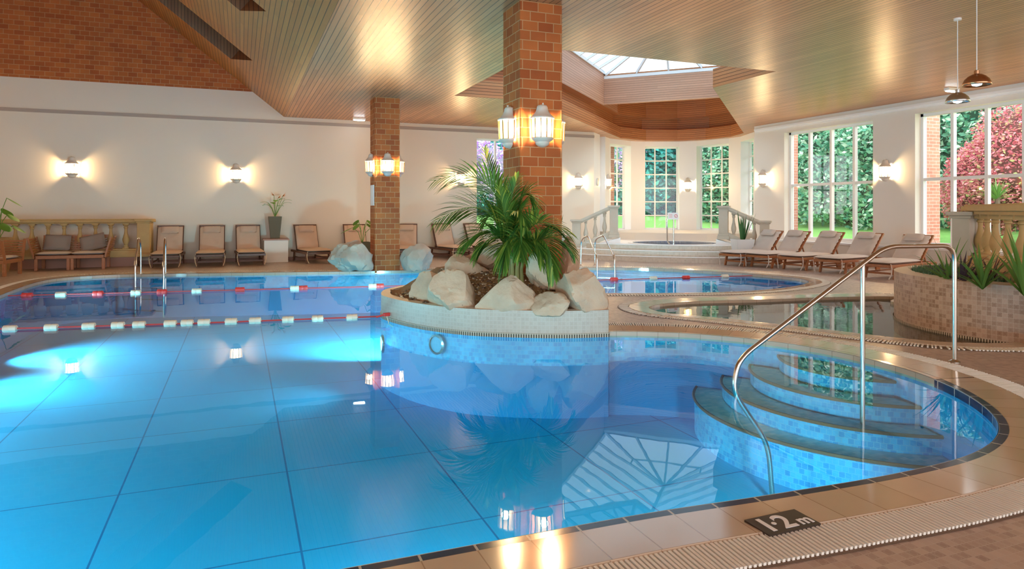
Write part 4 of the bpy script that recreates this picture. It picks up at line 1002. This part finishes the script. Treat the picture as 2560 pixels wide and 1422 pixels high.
for p in bpt[2:]:
    m = MB(); m.lathe([(r*.86, z) for r, z in bal_profile(zt-zb)], 20, (p.x, p.y, zb)); m.box((p.x, p.y, zt-.03), (.17, .17, .06), rz=-.9); m.box((p.x, p.y, zb+.02), (.17, .17, .04), rz=-.9); m.build('baluster', M['stone'], t, world=True, smooth=True)
m = MB(); p = bpt[0]; mm = MB(); pier(mm, 0, 0, 0, 1.44, .25); xform(mm, T(p.x, p.y, 0) @ Matrix.Rotation(R(8), 4, 'Z')); bevel(mm.build('end_pier', M['stone_grey'], t, world=True), .01)
m = MB(); m.box((p.x, p.y-.185, 1.0), (.24, .01, .55)); 

# ================================================================= chrome rails
def fillet(pts, r=.12, n=6):
    pts = [Vector(p) for p in pts]; out = [pts[0]]
    for a, b, c in zip(pts, pts[1:], pts[2:]):
        d1 = min(r, (a-b).length*.45); d2 = min(r, (c-b).length*.45); p = b+(a-b).normalized()*d1; q = b+(c-b).normalized()*d2
        for i in range(n+1): t_ = i/n; out.append(p.lerp(b, t_).lerp(b.lerp(q, t_), t_))
    out.append(pts[-1]); return out
t = thing('pool_handrail', 'long bent steel handrail going down the corner steps into the water', 'handrail', (6.35, 4.38, 0))
y_ = 4.41
m = MB(); m.tube(fillet([(6.35, 4.38, 0), (6.35, 4.38, 1.115), (5.47, y_, 1.125), (3.80, y_, .24), (3.74, y_, .05), (3.76, y_, -.06), (4.1, y_, -.5), (4.15, y_, -1.0)], .16), .021, 14); m.build('rail_tube', M['galv'], t, world=True, smooth=True)
m = MB(); m.tube([(5.18, y_, -.6), (5.18, y_, .965)], .021, 14); m.build('middle_post', M['galv'], t, world=True, smooth=True)
m = MB(); m.lathe([(.05, 0), (.05, .008), (.03, .02), (.023, .03)], 20, (6.35, 4.38, 0)); m.build('floor_flange', M['galv'], t, world=True, smooth=True)
def ladder(name, label, feet, waters, top_z, lean=(0, 0)):
    c = Vector(feet[0]); t = thing(name, label, 'pool ladder', (c.x, c.y, 0))
    for f, w_ in zip(feet, waters):
        f = Vector((*f, 0)); w_ = Vector((*w_, 0)); d = (w_-f).normalized(); h = Vector((0, 0, 1))
        m = MB(); m.tube(fillet([f, f+h*top_z*.85+d*.02, f.lerp(w_, .45)+h*top_z, w_-d*.02+h*.28, w_+h*.1, w_-h*.9], .14), .02, 12); m.build('side_rail', M['chrome'], t, world=True, smooth=True)
        m = MB(); m.lathe([(.045, 0), (.045, .012), (.024, .02)], 16, f); m.build('flange', M['chrome'], t, world=True, smooth=True)
        m = MB(); m.tube([w_+h*.24-d*.02, w_+h*.33-d*.05], .03, 12); m.build('rail_joint', M['chrome'], t, world=True, smooth=True)
    m = MB()
    for k in range(3):
        a, b = Vector((*waters[0], -.25-k*.25)), Vector((*waters[1], -.25-k*.25)); m.beam(a, b, .07, .02)
    m.build('tread', M['chrome'], t, world=True)
a = W(352, 684).to_2d(); b = W(414, 683).to_2d(); a2 = WT(338, 700, 14.9); b2 = WT(409, 700, 14.75)
ladder('pool_ladder', 'pair of looped steel ladder rails at the far edge in front of the stone balustrade', [a, b], [a2.to_2d(), b2.to_2d()], .86)
a = W(1452, 664).to_2d(); b = W(1487, 663).to_2d(); a2 = W(1493, 674, WL).to_2d(); b2 = W(1537, 675, WL).to_2d()
ladder('pool_ladder', 'pair of looped steel ladder rails right of the boulder island, before the spa stairs', [a, b], [a2, b2], .82)

# ================================================================= lane ropes
def float_(p, d, mat, r=.05, L=.13, root=None):
    m = MB(); 
    prof = [(.02, -L/2), (r*.9, -L/2), (r, -L/2+.01), (r, -.01), (r*.9, 0), (r, .01), (r, L/2-.01), (r*.9, L/2), (.02, L/2)]
    m.lathe(prof, 12); m.lathe([(.013, -L/2-.01), (.013, L/2+.01)], 6); q = Vector((0, 0, 1)).rotation_difference(Vector(d)).to_matrix().to_4x4(); xform(m, T(*p) @ q); m.build('float', mat, root, world=True, smooth=True)
def lane(label, A_, B_, items, r, L):
    A_ = Vector((*A_, WL+.02)); B_ = Vector((*B_, WL+.02)); d = (B_-A_).normalized(); t = thing('lane_rope', label, 'lane rope', A_)
    m = MB(); m.tube([A_, A_.lerp(B_, .5)-Vector((0, 0, .012)), B_], .012, 6); m.build('rope', M['rope'], t, world=True)
    for px, mat in items:
        q = ray(px); # intersect the sight line with the rope's vertical plane
        s_ = (A_.x*q[1]-A_.y*q[0])/(d.y*q[0]-d.x*q[1]); p = A_+d*s_; p.z = WL+.018; float_(p, d, M[mat], r, L, t)
A1 = W(20, 738, WL+.03).to_2d(); B1 = W(1880, 688, WL+.03).to_2d()
lane('thin red lane rope with spaced white and red floats near the far pool edge', A1, B1, [(68, 'red'), (152, 'whiteplastic'), (245, 'red'), (340, 'whiteplastic'), (405, 'red'), (492, 'whiteplastic'), (600, 'red'), (737, 'whiteplastic'), (758, 'red'), (932, 'whiteplastic'), (949, 'red'), (1535, 'red'), (1633, 'whiteplastic'), (1715, 'red'), (1812, 'whiteplastic')], .048, .16)
A2 = W(-60, 822, WL+.03).to_2d(); B2 = W(975, 788, WL+.03).to_2d()
lane('dark red lane rope with cream floats ending at the left tip of the boulder island', A2, B2, [(x, 'whiteplastic') for x in (25, 128, 222, 295, 348, 426, 468, 510, 578, 638, 720, 794, 880)], .045, .145)
p = WT(966, 786, 9.1); t = thing('rope_clamp', 'red plastic rope hook at the left tip of the island', 'rope hook', p); m = MB(); m.box(p, (.09, .05, .045), rz=.3); m.tube([p+Vector((-.14, 0, -.03)), p+Vector((-.03, 0, 0))], .014, 6); bevel(m.build('hook_body', M['red'], t, world=True), .01)
m = MB(); m.tube([p+Vector((.0, -.03, -.02)), p+Vector((.02, -.08, -.12)), p+Vector((.09, -.1, -.17))], .006, 6); m.build('cord', M['whiteplastic'], t, world=True)

# ================================================================= depth marker
c_mark = c = W(1956, 1304, .02); t = thing('depth_marker', 'dark tile reading 1.2m set in the cream pool edge', 'sign', (c.x, c.y, .016))
q4 = [Vector((c.x-.165, c.y-.085, 0)), Vector((c.x+.135, c.y-.085, 0)), Vector((c.x+.165, c.y+.085, 0)), Vector((c.x-.135, c.y+.085, 0))]
q4 = [Vector((c.x-.15, c.y-.08, 0)), Vector((c.x+.15, c.y-.08, 0)), Vector((c.x+.15, c.y+.08, 0)), Vector((c.x-.15, c.y+.08, 0))]
m = MB(); m.prism([tuple(p.to_2d()) for p in q4], .006, .021); m.build('tile', P('marker_tile', (.035, .022, .015), .35), t, world=True)
mark = t

# ================================================================= potted plants
def tall_pot(name, label, x, y, z, s0, s1, h, mat, cat='plant'):
    t = thing(name, label, cat, (x, y, z), R(0)); m = MB(); a, b = s0/2, s1/2
    vs = [(-a, -a, 0), (a, -a, 0), (a, a, 0), (-a, a, 0), (-b, -b, h), (b, -b, h), (b, b, h), (-b, b, h), (-b+.03, -b+.03, h), (b-.03, -b+.03, h), (b-.03, b-.03, h), (-b+.03, b-.03, h), (-b+.03, -b+.03, h-.05), (b-.03, -b+.03, h-.05), (b-.03, b-.03, h-.05), (-b+.03, b-.03, h-.05)]
    fs = [(3, 2, 1, 0)]
    for o_ in (0, 4, 8): fs += [(o_+i, o_+(i+1) % 4, o_+4+(i+1) % 4, o_+4+i) for i in range(4)]
    m.add(vs, fs); m.build('pot', mat, t); m = MB(); m.box((0, 0, h-.055), (s1-.06, s1-.06, .01)); m.build('soil', M['bark'], t); return t
px_, py_ = .95, 20.38
t = thing('pedestal', 'white box pedestal with a brown top against the back wall', 'pedestal', (px_, py_, 0)); m = MB(); m.bx(px_-.32, px_+.32, py_-.3, YB, 0, .62); m.build('box_body', M['plaster'], t, world=True)
m = MB(); m.bx(px_-.35, px_+.35, py_-.33, YB, .62, .66); m.build('top_board', M['teak'], t, world=True)
t = tall_pot('flower_pot_plant', 'tall dark square pot with an orange-flowered strelitzia on the pedestal', px_-.02, py_, .66, .24, .36, .63, M['pot_dark'])
b = Vector((px_-.02, py_, 1.27)); rnd = random.Random(2)
for k in range(9):
    az = k*.75; top = b+Vector((math.cos(az)*rnd.uniform(.08, .26), math.sin(az)*.12, rnd.uniform(.3, .5))); m = MB(); m.tube([b, b.lerp(top, .5)+Vector((0, 0, .05)), top], .006, 5); m.build('stalk', M['broad'], t, world=True)
    d = Vector((math.cos(az), math.sin(az)*.5, .35)).normalized(); n = d.cross(Vector((0, 0, 1))).normalized(); m = MB(); rows = []
    for q in range(7): g_ = q/6; w_ = .075*math.sin(PI*min(1, .08+.9*g_)); p = top+d*.22*g_-Vector((0, 0, .08*g_*g_)); rows.append((p-n*w_, p-Vector((0, 0, .006)), p+n*w_))
    vs = [x for r3 in rows for x in r3]; fs = []
    for q in range(6): fs += [(q*3, q*3+1, q*3+4, q*3+3), (q*3+1, q*3+2, q*3+5, q*3+4)]
    m.add(vs, fs); m.build('leaf_blade', M['broad'], t, world=True)
for dx, hz in ((-.03, .62), (.2, .60), (.08, .55)):
    top = b+Vector((dx, -.1, hz)); m = MB(); m.tube([b, top], .006, 5); m.build('flower_stalk', M['broad'], t, world=True); m = MB()
    for k in range(4): d = Vector((.10 if dx > 0 else -.10, 0, .02+.035*k)); n = Vector((0, .012, 0)); m.add([top-n, top+n, top+d], [(0, 1, 2)]); m.add([top-Vector((0, 0, .012)), top+Vector((0, 0, .012)), top+d], [(0, 1, 2)])
    m.build('flower', M['orange_petal'], t, world=True)
a = W(1856, 657); t = tall_pot('blade_plant', 'green sword-leaved plant in a tall pale square pot by the right stair balustrade', a.x, a.y, 0, .34, .5, .66, M['pot_grey']); t.rotation_euler = (0, 0, R(-18))
r0 = Vector((a.x, a.y, .6)); S_ = MB(); blades_root = t
def blades_local(root, n, ln, w, mat, seed, spread, z):
    rnd = random.Random(seed)
    for k in range(n):
        az = rnd.uniform(0, 6.28); el = rnd.uniform(*spread); L = ln*rnd.uniform(.65, 1.1); h = Vector((math.cos(az), math.sin(az), 0)); nn = Vector((-h.y, h.x, 0)); m = MB(); rows = []
        for q in range(8):
            g_ = q/7; p = h*(.05+L*g_*math.sin(el))+Vector((0, 0, z+L*g_*math.cos(el))); ww = w*(.6+.4*math.sin(PI*g_))*(1-g_**4)+.001; rows.append((p-nn*ww, p-h*ww*.3, p+nn*ww))
        vs = [x for r3 in rows for x in r3]; fs = []
        for q in range(7): fs += [(q*3, q*3+1, q*3+4, q*3+3), (q*3+1, q*3+2, q*3+5, q*3+4)]
        m.add(vs, fs); m.build('leaf_blade', mat, root)
blades_local(t, 14, .85, .028, M['dark_leaf'], 4, (.05, .45), .6)
a = Vector((9.35, 19.3, 0)); t = tall_pot('blade_plant', 'green sword-leaved plant in a pale pot left of the spa stairs, mostly behind the palm', a.x, a.y, 0, .34, .5, .66, M['pot_grey']); blades_local(t, 12, .9, .028, M['dark_leaf'], 6, (.05, .4), .6)
a = Vector((3.1, 18.6, 0)); t = tall_pot('broad_leaf_plant', 'broad-leaved plant hidden behind the far brick pillar, one leaf tip showing at its left', a.x, a.y, 0, .3, .42, .6, M['pot_dark'])
def bigleaf(root, z0, az, r, h, ln, w, mat, droop=.3):
    b0 = Vector((0, 0, z0)); hv = Vector((math.cos(az), math.sin(az), 0)); top = b0+hv*r+Vector((0, 0, h)); m = MB(); m.tube([b0, b0+hv*r*.4+Vector((0, 0, h*.7)), top], .008, 6); m.build('stalk', mat, root)
    n = Vector((-hv.y, hv.x, 0)); d = (hv*.8-Vector((0, 0, droop))).normalized(); rows = []; m = MB()
    for q in range(9): g_ = q/8; w_ = w*math.sin(PI*min(.99, .06+.92*g_))**.7; p = top+d*ln*g_-Vector((0, 0, .12*ln*g_*g_)); rows.append((p-n*w_-Vector((0, 0, w_*.2)), p-n*w_*.5, p-Vector((0, 0, .01)), p+n*w_*.5, p+n*w_-Vector((0, 0, w_*.2))))
    vs = [x for r3 in rows for x in r3]; fs = []
    for q in range(8):
        for c_ in range(4): fs.append((q*5+c_, q*5+c_+1, q*5+5+c_+1, q*5+5+c_))
    m.add(vs, fs); m.build('leaf_blade', mat, root, smooth='all')
for k in range(6): bigleaf(t, .55, R(180+k*57), .25, .45+.1*(k % 3), .34, .07, M['broad'])
a = WT(-4, 600, 15.9); t = thing('broad_leaf_plant', 'bright green broad-leaved plant in a wicker pot at the left edge, behind the armchair', 'plant', (a.x, a.y, 0))
m = MB(); m.lathe([(.2, 0), (.25, .3), (.28, .8), (.26, .82), (.25, .76)], 20); m.build('wicker_pot', M['basket'], t, smooth=True)
for k, (az, r, h, ln) in enumerate(((10, .16, 1.0, .34), (60, .1, .75, .32), (-20, .22, .62, .30), (-50, .2, .4, .32), (200, .2, .8, .34), (120, .25, .5, .34), (-5, .3, .34, .3))): bigleaf(t, .76, R(az), r, h, ln, .13, M['broad'], .45)

# ================================================================= wooden sofa and armchair
def slat_panel(m, a, b, h, n, th=.02, lean=Vector((0, 0, 0))):
    a = Vector(a); b = Vector(b)
    for k in range(n): f = (k+.5)/n; m.beam(a+Vector((0, 0, h*f))+lean*f, b+Vector((0, 0, h*f))+lean*f, th, h/n*.58)
def sofa(name, label, cat, seats, x, y, rz, group=None):
    t = thing(name, label, cat, (x, y, 0), rz); w = .74*seats; d_ = .74
    m = MB(); m.bx(-w/2, w/2, -d_/2, -d_/2+.03, .28, .36); m.bx(-w/2, w/2, d_/2-.03, d_/2, .28, .36); m.bx(-w/2, -w/2+.03, -d_/2, d_/2, .28, .36); m.bx(w/2-.03, w/2, -d_/2, d_/2, .28, .36)
    for k in range(9): m.bx(-w/2+.03, w/2-.03, -d_/2+.05+k*.075, -d_/2+.10+k*.075, .33, .355)
    bevel(m.build('seat_frame', M['teak'], t), .004, 1)
    xsl = [-w/2+.035, w/2-.035]+([-.04, .04] if seats == 2 else [])
    for x_ in xsl:
        m = MB(); m.bx(x_-.035, x_+.035, -d_/2, -d_/2+.06, 0, .28); bevel(m.build('leg', M['teak'], t), .004, 1)
        m = MB(); m.bx(x_-.035, x_+.035, d_/2-.06, d_/2, 0, .28); bevel(m.build('leg', M['teak'], t), .004, 1)
    m = MB(); ln = Vector((0, .14, 0))
    slat_panel(m, (-w/2, d_/2-.02, .40), (w/2, d_/2-.02, .40), .38, 7, .018, ln); m.beam((-w/2, d_/2+.13, .80), (w/2, d_/2+.13, .80), .04, .07)
    for x_ in xsl: m.beam((x_, d_/2-.02, .3), (x_, d_/2+.12, .8), .06, .035)
    m.build('backrest', M['teak'], t)
    for s_ in (-1, 1):
        m = MB(); l2 = Vector((s_*.13, 0, 0)); slat_panel(m, (s_*w/2, -d_/2, .36), (s_*w/2, d_/2, .36), .42, 7, .018, l2); m.beam((s_*w/2, -d_/2, .3), (s_*(w/2+.13), -d_/2, .8), .035, .05, (0, 1, 0)); m.beam((s_*w/2, d_/2, .3), (s_*(w/2+.13), d_/2, .8), .035, .05, (0, 1, 0)); m.build('armrest', M['teak'], t)
    for k in range(seats):
        cx_ = -w/2+.37+.74*k; m = cushion(.72, .70, .08, 10, .2, k, .008); xform(m, T(cx_, 0, .365)); m.build('seat_cushion', M['cushion_r'], t, smooth='all')
    return t
SX, SY = -3.86, 19.72
sofa('wooden_sofa', 'two-seat slatted wooden sofa with flared arms before the stone balustrade', 'sofa', 2, SX, SY-.02, 0)
def pil(x, rz, lab):
    t = thing('throw_pillow', lab, 'cushion', (x, SY+.16, .45)); m = cushion(.56, .40, .15, 12, .42, int(x*10), .01); xform(m, T(0, 0, .02) @ Matrix.Rotation(rz, 4, 'Y') @ Matrix.Rotation(R(68), 4, 'X') @ T(0, .2, -.07)); m.build('pillow_body', M['taupe'], t, smooth='all')
pil(SX-.40, R(3), 'taupe cushion leaning in the left half of the wooden sofa'); pil(SX+.42, R(-14), 'taupe cushion leaning askew in the right half of the wooden sofa')
a = WT(-8, 600, 15.2); sofa('wooden_armchair', 'slatted wooden armchair at the left edge, turned toward the sofa', 'armchair', 1, a.x+.0, 18.35, R(80))

# ================================================================= pool lights
def pool_light(p, d, label, f=1.0, tilt=12):
    t = thing('pool_light', label, 'pool light', p, math.atan2(d[1], d[0])-PI/2)
    m = MB(); m.lathe([(.10, -.005), (.125, 0), (.125, .02), (.10, .03)], 24, caps=False); xform(m, Matrix.Rotation(R(-90), 4, 'X')); m.build('ring', M['chrome'], t, smooth=True)
    m = MB(); m.lathe([(.10, 0), (.10, .012)], 24); xform(m, Matrix.Rotation(R(-90), 4, 'X')); m.build('lens', emit('pool_lens', (.55, .9, 1), 2) if f else M['poolmosaic'], t)
    if not f: return t
    ld = bpy.data.lights.new('pool_lamp', 'SPOT'); ld.energy = POOL_W*f; ld.color = (.55, .88, 1); ld.spot_size = R(118); ld.spot_blend = 1; ld.shadow_soft_size = .1
    o = bpy.data.objects.new('pool_lamp', ld); COL.objects.link(o); o.parent = t; o.location = (0, .06, 0); o.rotation_euler = (R(90-tilt), 0, 0)
    return t
pool_light((1.80, 9.1, -.35), (-1, .05), 'underwater light at the left tip of the boulder island', .12, 0)
for p_, d_, l_, *f_ in (((-3.78, 13.2, -.45), (1, .1), 'added underwater light in the left pool wall near its far corner', 1.3), ((-3.9, 11.0, -.45), (1, .05), 'underwater light in the left pool wall, second from the far corner', 1.3), ((-4.05, 8.8, -.45), (1, .05), 'added underwater light in the left pool wall, third from the far corner', .55),  # all but the second are added, out of sight, to brighten the basin
    ((-4.15, 6.4, -.45), (1, .05), 'added underwater light in the left pool wall, fourth from the far corner', .9), ((-4.15, 4.2, -.45), (1, .1), 'added underwater light in the left pool wall nearest the viewer', 1.2), ((-1.6, 2.86, -.45), (.1, 1), 'added unseen underwater light in the near pool wall below the left of the picture', .5),
    ((1.0, 2.84, -.45), (.15, 1), 'added unseen underwater light in the near pool wall at the middle of the picture', .45), ((3.4, 2.72, -.45), (.15, 1), 'added unseen underwater light in the near pool wall beside the corner steps', .35),  # near-wall lamps added out of view to light the pool floor
    ((5.05, 10.75, -.45), (.5, 1), 'added hidden underwater light behind the boulder island facing the far arm', 2.2, 26), ((2.6, 10.9, -.45), (-.3, 1), 'added hidden underwater light behind the boulder island facing the loungers', 2.4, 26)): pool_light(p_, d_, l_, *f_)  # hidden lamps added to brighten the far water

p_ = W(1095, 829, WL); q_ = W(1130, 833.5, WL)-W(1060, 823.5, WL); pool_light((p_.x-.02, p_.y-.03, -.20), (q_.y, -q_.x), 'round switched-off underwater light in the front wall of the boulder island', 0)

# ================================================================= garden
def lawn():
    m = MB(); cols = 40; rows = 40; x0, x1, y0, y1 = -15, 70, -10, 75; vs = []; fs = []
    for j in range(rows+1):
        for i in range(cols+1):
            x = x0+(x1-x0)*i/cols; y = y0+(y1-y0)*j/rows
            dx = max(0, x-16.3, (y-21.5) if x < 16 else 0, ); dd = max(x-16.3, y-21.5) if (x > 16.3 or y > 21.5) else -1
            z = -.3 if dd < 0 else -.12+min(1.3, max(0, dd-1)*.12)+.05*noise.noise(Vector((x*.3, y*.3, 0)))
            vs.append((x, y, z))
    for j in range(rows):
        for i in range(cols):
            q = j*(cols+1)+i; c = vs[q]
            if c[0] < 14.5 and c[1] < 20 : continue
            fs.append((q, q+1, q+cols+2, q+cols+1))
    m.add(vs, fs); o = m.build('lawn', P('lawn_grass', (.17, .40, .09), .9, noise_s=3, noise_amt=.25, bump=.6, bscale=90), smooth='all'); tag(o, 'bright green sloping lawn outside the windows', 'lawn', kind='structure')
lawn()
m = MB(); m.bx(XR+.36, 16.9, -1, 17.2, -.25, -.02); m.bx(-9, 11.4, YB+.31, 21.8, -.25, -.02); struct(m.build('ground_paving', P('paving', (.42, .40, .38), .8, noise_s=5, noise_amt=.1)))
def buttress(x0, x1, y0, y1, label):
    m = MB(); m.bx(x0, x1, y0, y1, -.2, 4.3); o = m.build('brick_buttress', M['brick_pale']); tag(o, label, 'buttress')
M['brick_pale'] = brickmat('pale_red_brick', False, .24, .085, .006, (.50, .20, .14), (.58, .27, .19), (.62, .50, .44), .3)
buttress(XR+.42, 16.22, W1[1]+.12, W1[1]+.62, 'red brick buttress outside the left edge of the first wide window')
buttress(XR+.42, 16.62, W2[1]+.12, W2[1]+.62, 'red brick buttress outside the left edge of the second wide window')
a, b, n, tt = ends[1]; q = (a+b)/2+n*(D_+.45)+tt*.35; m = MB(); m.box((q.x, q.y, 2.0), (.35, .35, 4.4), rz=math.atan2(tt.y, tt.x)); tag(m.build('brick_buttress', M['brick_pale']), 'red brick column outside the leftmost bay window', 'buttress')
def tree(name, label, cat, x, y, z, rx, ry, rz_, mat, n, ls, seed, trunk=None, group=None, core=(.02, .05, .02), blob=.28, shape=1.0, zlow=.12):
    rnd = random.Random(seed); t = thing(name, label, cat, (x, y, z), 0, group); m = MB()
    if trunk: m.tube([(0, 0, -.3), (.1, .05, trunk*.6), (0, 0, trunk+rz_*.6)], [.16, .12, .05], 8); m.build('trunk', M['bark_trunk'], t, smooth=True)
    cz = (trunk or 0)+rz_; bm = bmesh.new(); bmesh.ops.create_icosphere(bm, subdivisions=3, radius=1)
    m = MB()
    def rad(d): return 1+blob*noise.noise(d*2.3+Vector((seed, 0, 0)))+.12*noise.noise(d*6+Vector((0, seed, 0)))
    m.add([(v.co.x*rx*.80*rad(v.co), v.co.y*ry*.80*rad(v.co), cz+v.co.z*rz_*.80*rad(v.co)) for v in bm.verts], [tuple(q.index for q in f.verts) for f in bm.faces]); bm.free()
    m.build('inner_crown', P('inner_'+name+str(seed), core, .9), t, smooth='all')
    m = MB()
    for k in range(n):
        d = Vector((rnd.gauss(0, 1), rnd.gauss(0, 1), rnd.gauss(0, 1))).normalized()
        if d.z < -.85: continue
        r = rad(d)*rnd.uniform(.78, 1.06)**.8; p = Vector((d.x*rx*r, d.y*ry*r, cz+d.z*rz_*r))
        if p.z < zlow: continue
        u = Vector((rnd.gauss(0, 1), rnd.gauss(0, 1), rnd.gauss(0, .6))).normalized(); v = u.cross((d+Vector((rnd.gauss(0, .5), rnd.gauss(0, .5), rnd.gauss(0, .5)))).normalized())
        if v.length < .1: continue
        v.normalize(); L = ls*rnd.uniform(.6, 1.2); w_ = L*.24
        m.add([p-u*L/2, p+v*w_, p+u*L/2, p-v*w_], [(0, 1, 2, 3)])
    m.build('foliage', mat, t); return t
M['bark_trunk'] = P('tree_bark', (.16, .11, .08), .9, noise_s=12, noise_amt=.3)
M['laurel'] = foliage('laurel_leaf', (.07, .33, .22), (.32, .62, .42), (.85, 1, .88), .3, .3)  # palest tint paints light highlights onto random leaves
M['conifer'] = foliage('conifer_leaf', (.01, .20, .20), (.04, .40, .36), (.12, .58, .50), .5, .2)
M['photinia'] = foliage('photinia_leaf', (.55, .12, .16), (.88, .36, .40), (.45, .55, .2), .4, .3)
M['lilac'] = foliage('lilac_blossom', (.35, .18, .50), (.70, .50, .85), (.95, .88, 1), .6, .4)
gz = .7
hedge = [(26, 12.6, 2.4, 3.5), (26, 16.2, 2.5, 3.7), (25.5, 19.8, 2.4, 3.4), (26, 23.3, 2.5, 3.6), (26.5, 27.0, 2.5, 3.5), (25.5, 30.6, 2.4, 3.3)]
labs = ['evergreen bush outside behind the red shrub, at the right edge of the second wide window', 'pale-highlighted evergreen bush outside, behind the middle of the second wide window', 'evergreen bush outside, in the leftmost panes of the second wide window',
        'evergreen bush outside, filling the right panes of the first wide window', 'evergreen bush outside, filling the left panes of the first wide window', 'rounded evergreen bush outside, seen through the right bay window']
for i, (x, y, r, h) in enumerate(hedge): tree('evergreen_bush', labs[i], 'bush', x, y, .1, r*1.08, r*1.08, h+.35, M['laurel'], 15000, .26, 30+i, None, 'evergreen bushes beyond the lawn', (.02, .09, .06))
def shrub(px, X, zc, r, h, seed, lab): tree('red_bush', lab, 'bush', X, X/(ray(px)[0]/ray(px)[1]), zc-h, r, r, h, M['photinia'], 13000, .12, seed, None, None, (.14, .06, .05), zlow=.0)
shrub(2462, 21.0, 2.1, 1.1, 1.5, 50, 'pinkish-red leaved shrub outside the second wide window, behind its middle panes')
shrub(2590, 21.0, 2.7, 1.6, 2.0, 51, 'taller pinkish-red shrub outside, cut by the right edge of the picture')
names_ = ['behind the back-wall window', 'behind the back-wall window, to its right', 'seen in the leftmost bay window', 'seen between the leftmost and middle bay windows', 'seen in the left panes of the middle bay window', 'seen in the right panes of the middle bay window', 'seen in the left panes of the right bay window', 'seen beside the right bay window']
for i in range(8):
    az = R(15.5+i*4.4); D = 42+(i % 2)*1.2
    tree('conifer_tree', 'blue-green conifer far beyond the lawn, '+names_[i], 'tree', D*math.sin(az), D*math.cos(az), -.1, 2.3, 2.3, 3.9, M['conifer'], 9000, .42, 60+i, .1, 'conifers beyond the lawn', (.01, .13, .13))
tree('lilac_tree', 'purple-blossomed tree outside the tall back-wall window', 'tree', 9.2, 27.5, -.1, 1.9, 1.9, 1.5, M['lilac'], 5200, .16, 71, 1.9, None, (.20, .22, .28), .5)
tree('lilac_tree', 'purple-blossomed tree outside the leftmost bay window', 'tree', 17.6, 30.5, .2, 1.7, 1.7, 1.7, M['lilac'], 5200, .16, 72, 2.4, None, (.08, .25, .15), .5)
# bare branches above the hedge, mirrored in the water
def bare_tree(x, y, h, seed, label):
    rnd = random.Random(seed); t = thing('bare_tree', label, 'tree', (x, y, .6), 0, 'bare trees beyond the hedge'); m = MB()
    def br(p, d, L, r, k):
        q = p+d*L; m.tube([p, p.lerp(q, .5)+Vector((rnd.uniform(-.1, .1), rnd.uniform(-.1, .1), 0))*L*.5, q], [r, r*.8, r*.6], 5, caps=False)
        if k:
            for _ in range(4 if k > 1 else 3):
                n = (d+Vector((rnd.gauss(0, .5), rnd.gauss(0, .5), rnd.gauss(.1, .35)))).normalized(); br(p.lerp(q, rnd.uniform(.5, 1)), n, L*rnd.uniform(.55, .75), r*.55, k-1)
    br(Vector((0, 0, 0)), Vector((0, 0, 1)), h*.38, .2, 5); m.build('branches', M['bark_trunk'], t)
for i, (x, y) in enumerate(((34, 12), (34, 19.5), (35, 27), (33, 34), (24, 50))): bare_tree(x, y, 12, 90+i, 'bare-branched tree high behind the bushes, '+('at the right edge of the second wide window', 'in the middle of the second wide window', 'behind the first wide window', 'behind the right bay window', 'behind the middle bay window')[i])
for o in sc.objects:
    if o.name.startswith('bare_tree') and o.type == 'EMPTY': pass
def out_pot(x, y, label):
    t = thing('garden_pot', label, 'pot', (x, y, 0)); m = MB(); m.lathe([(.16, 0), (.30, .45), (.31, .52), (.28, .52), (.25, .44)], 4, a0=R(45), a1=R(405)); m.build('pot_body', P('garden_pot_dark', (.05, .09, .10), .5), t)
out_pot(17.6, 14.9, 'dark square garden pot outside the first wide window, third pane'); out_pot(17.6, 13.6, 'dark square garden pot outside the first wide window, last pane')
X_ = 18.9; Y_ = X_/(ray(2492)[0]/ray(2492)[1]); t = thing('spiky_plant', 'yellow-green spiky garden plant on a short trunk outside, before the red shrub', 'plant', (X_, Y_, .3)); m = MB(); m.tube([(0, 0, -.2), (.03, 0, 1.5)], [.08, .06], 8); m.build('trunk', M['bark_trunk'], t)
blades(t, (X_, Y_, 1.75), 40, .62, .028, M['spiky'], 33, (.1, 1.3))
# figures of the depth marker, as plain meshes
def letters(body, size, loc, name):
    cu = bpy.data.curves.new(name, 'FONT'); cu.body = body; cu.size = size; cu.extrude = .001; cu.offset = size*.02
    o = bpy.data.objects.new(name, cu); me = bpy.data.meshes.new_from_object(o); bpy.data.objects.remove(o); me.materials.clear(); me.materials.append(M['white'])
    o = bpy.data.objects.new(name, me); COL.objects.link(o); o.parent = mark; o.location = loc
ce = (q4[0]+q4[2])/2-c_mark
letters('1', .165, (ce.x-.135, ce.y-.055, .0055), 'depth_figure'); letters('2', .165, (ce.x-.035, ce.y-.055, .0055), 'depth_figure'); letters('m', .10, (ce.x+.065, ce.y-.055, .0055), 'depth_unit')
m = MB(); m.lathe([(.012, 0), (.012, .002)], 16, (ce.x-.05, ce.y+.0, .0045)); m.build('decimal_dot', M['white'], mark)

for k, (loc, rz, lab) in enumerate((((-9.6, 4, 2.53), R(90), 'lit fill lantern added on the left wall, beyond the picture'), ((-9.6, 10, 2.53), R(90), 'lit fill lantern added on the left wall farther on, beyond the picture'), ((-9.6, 16, 2.53), R(90), 'lit fill lantern added on the left wall near the back corner, beyond the picture'),  # lanterns added out of view as warm fill for the hall
    ((XR, 2.5, 2.53), R(-90), 'lit fill lantern added on the right wall behind the camera'), ((XR, 7.9, 2.53), R(-90), 'lit fill lantern added on the right wall beyond the right picture edge'))): lamp(loc, rz, lab, 'added fill lanterns on the unseen walls')
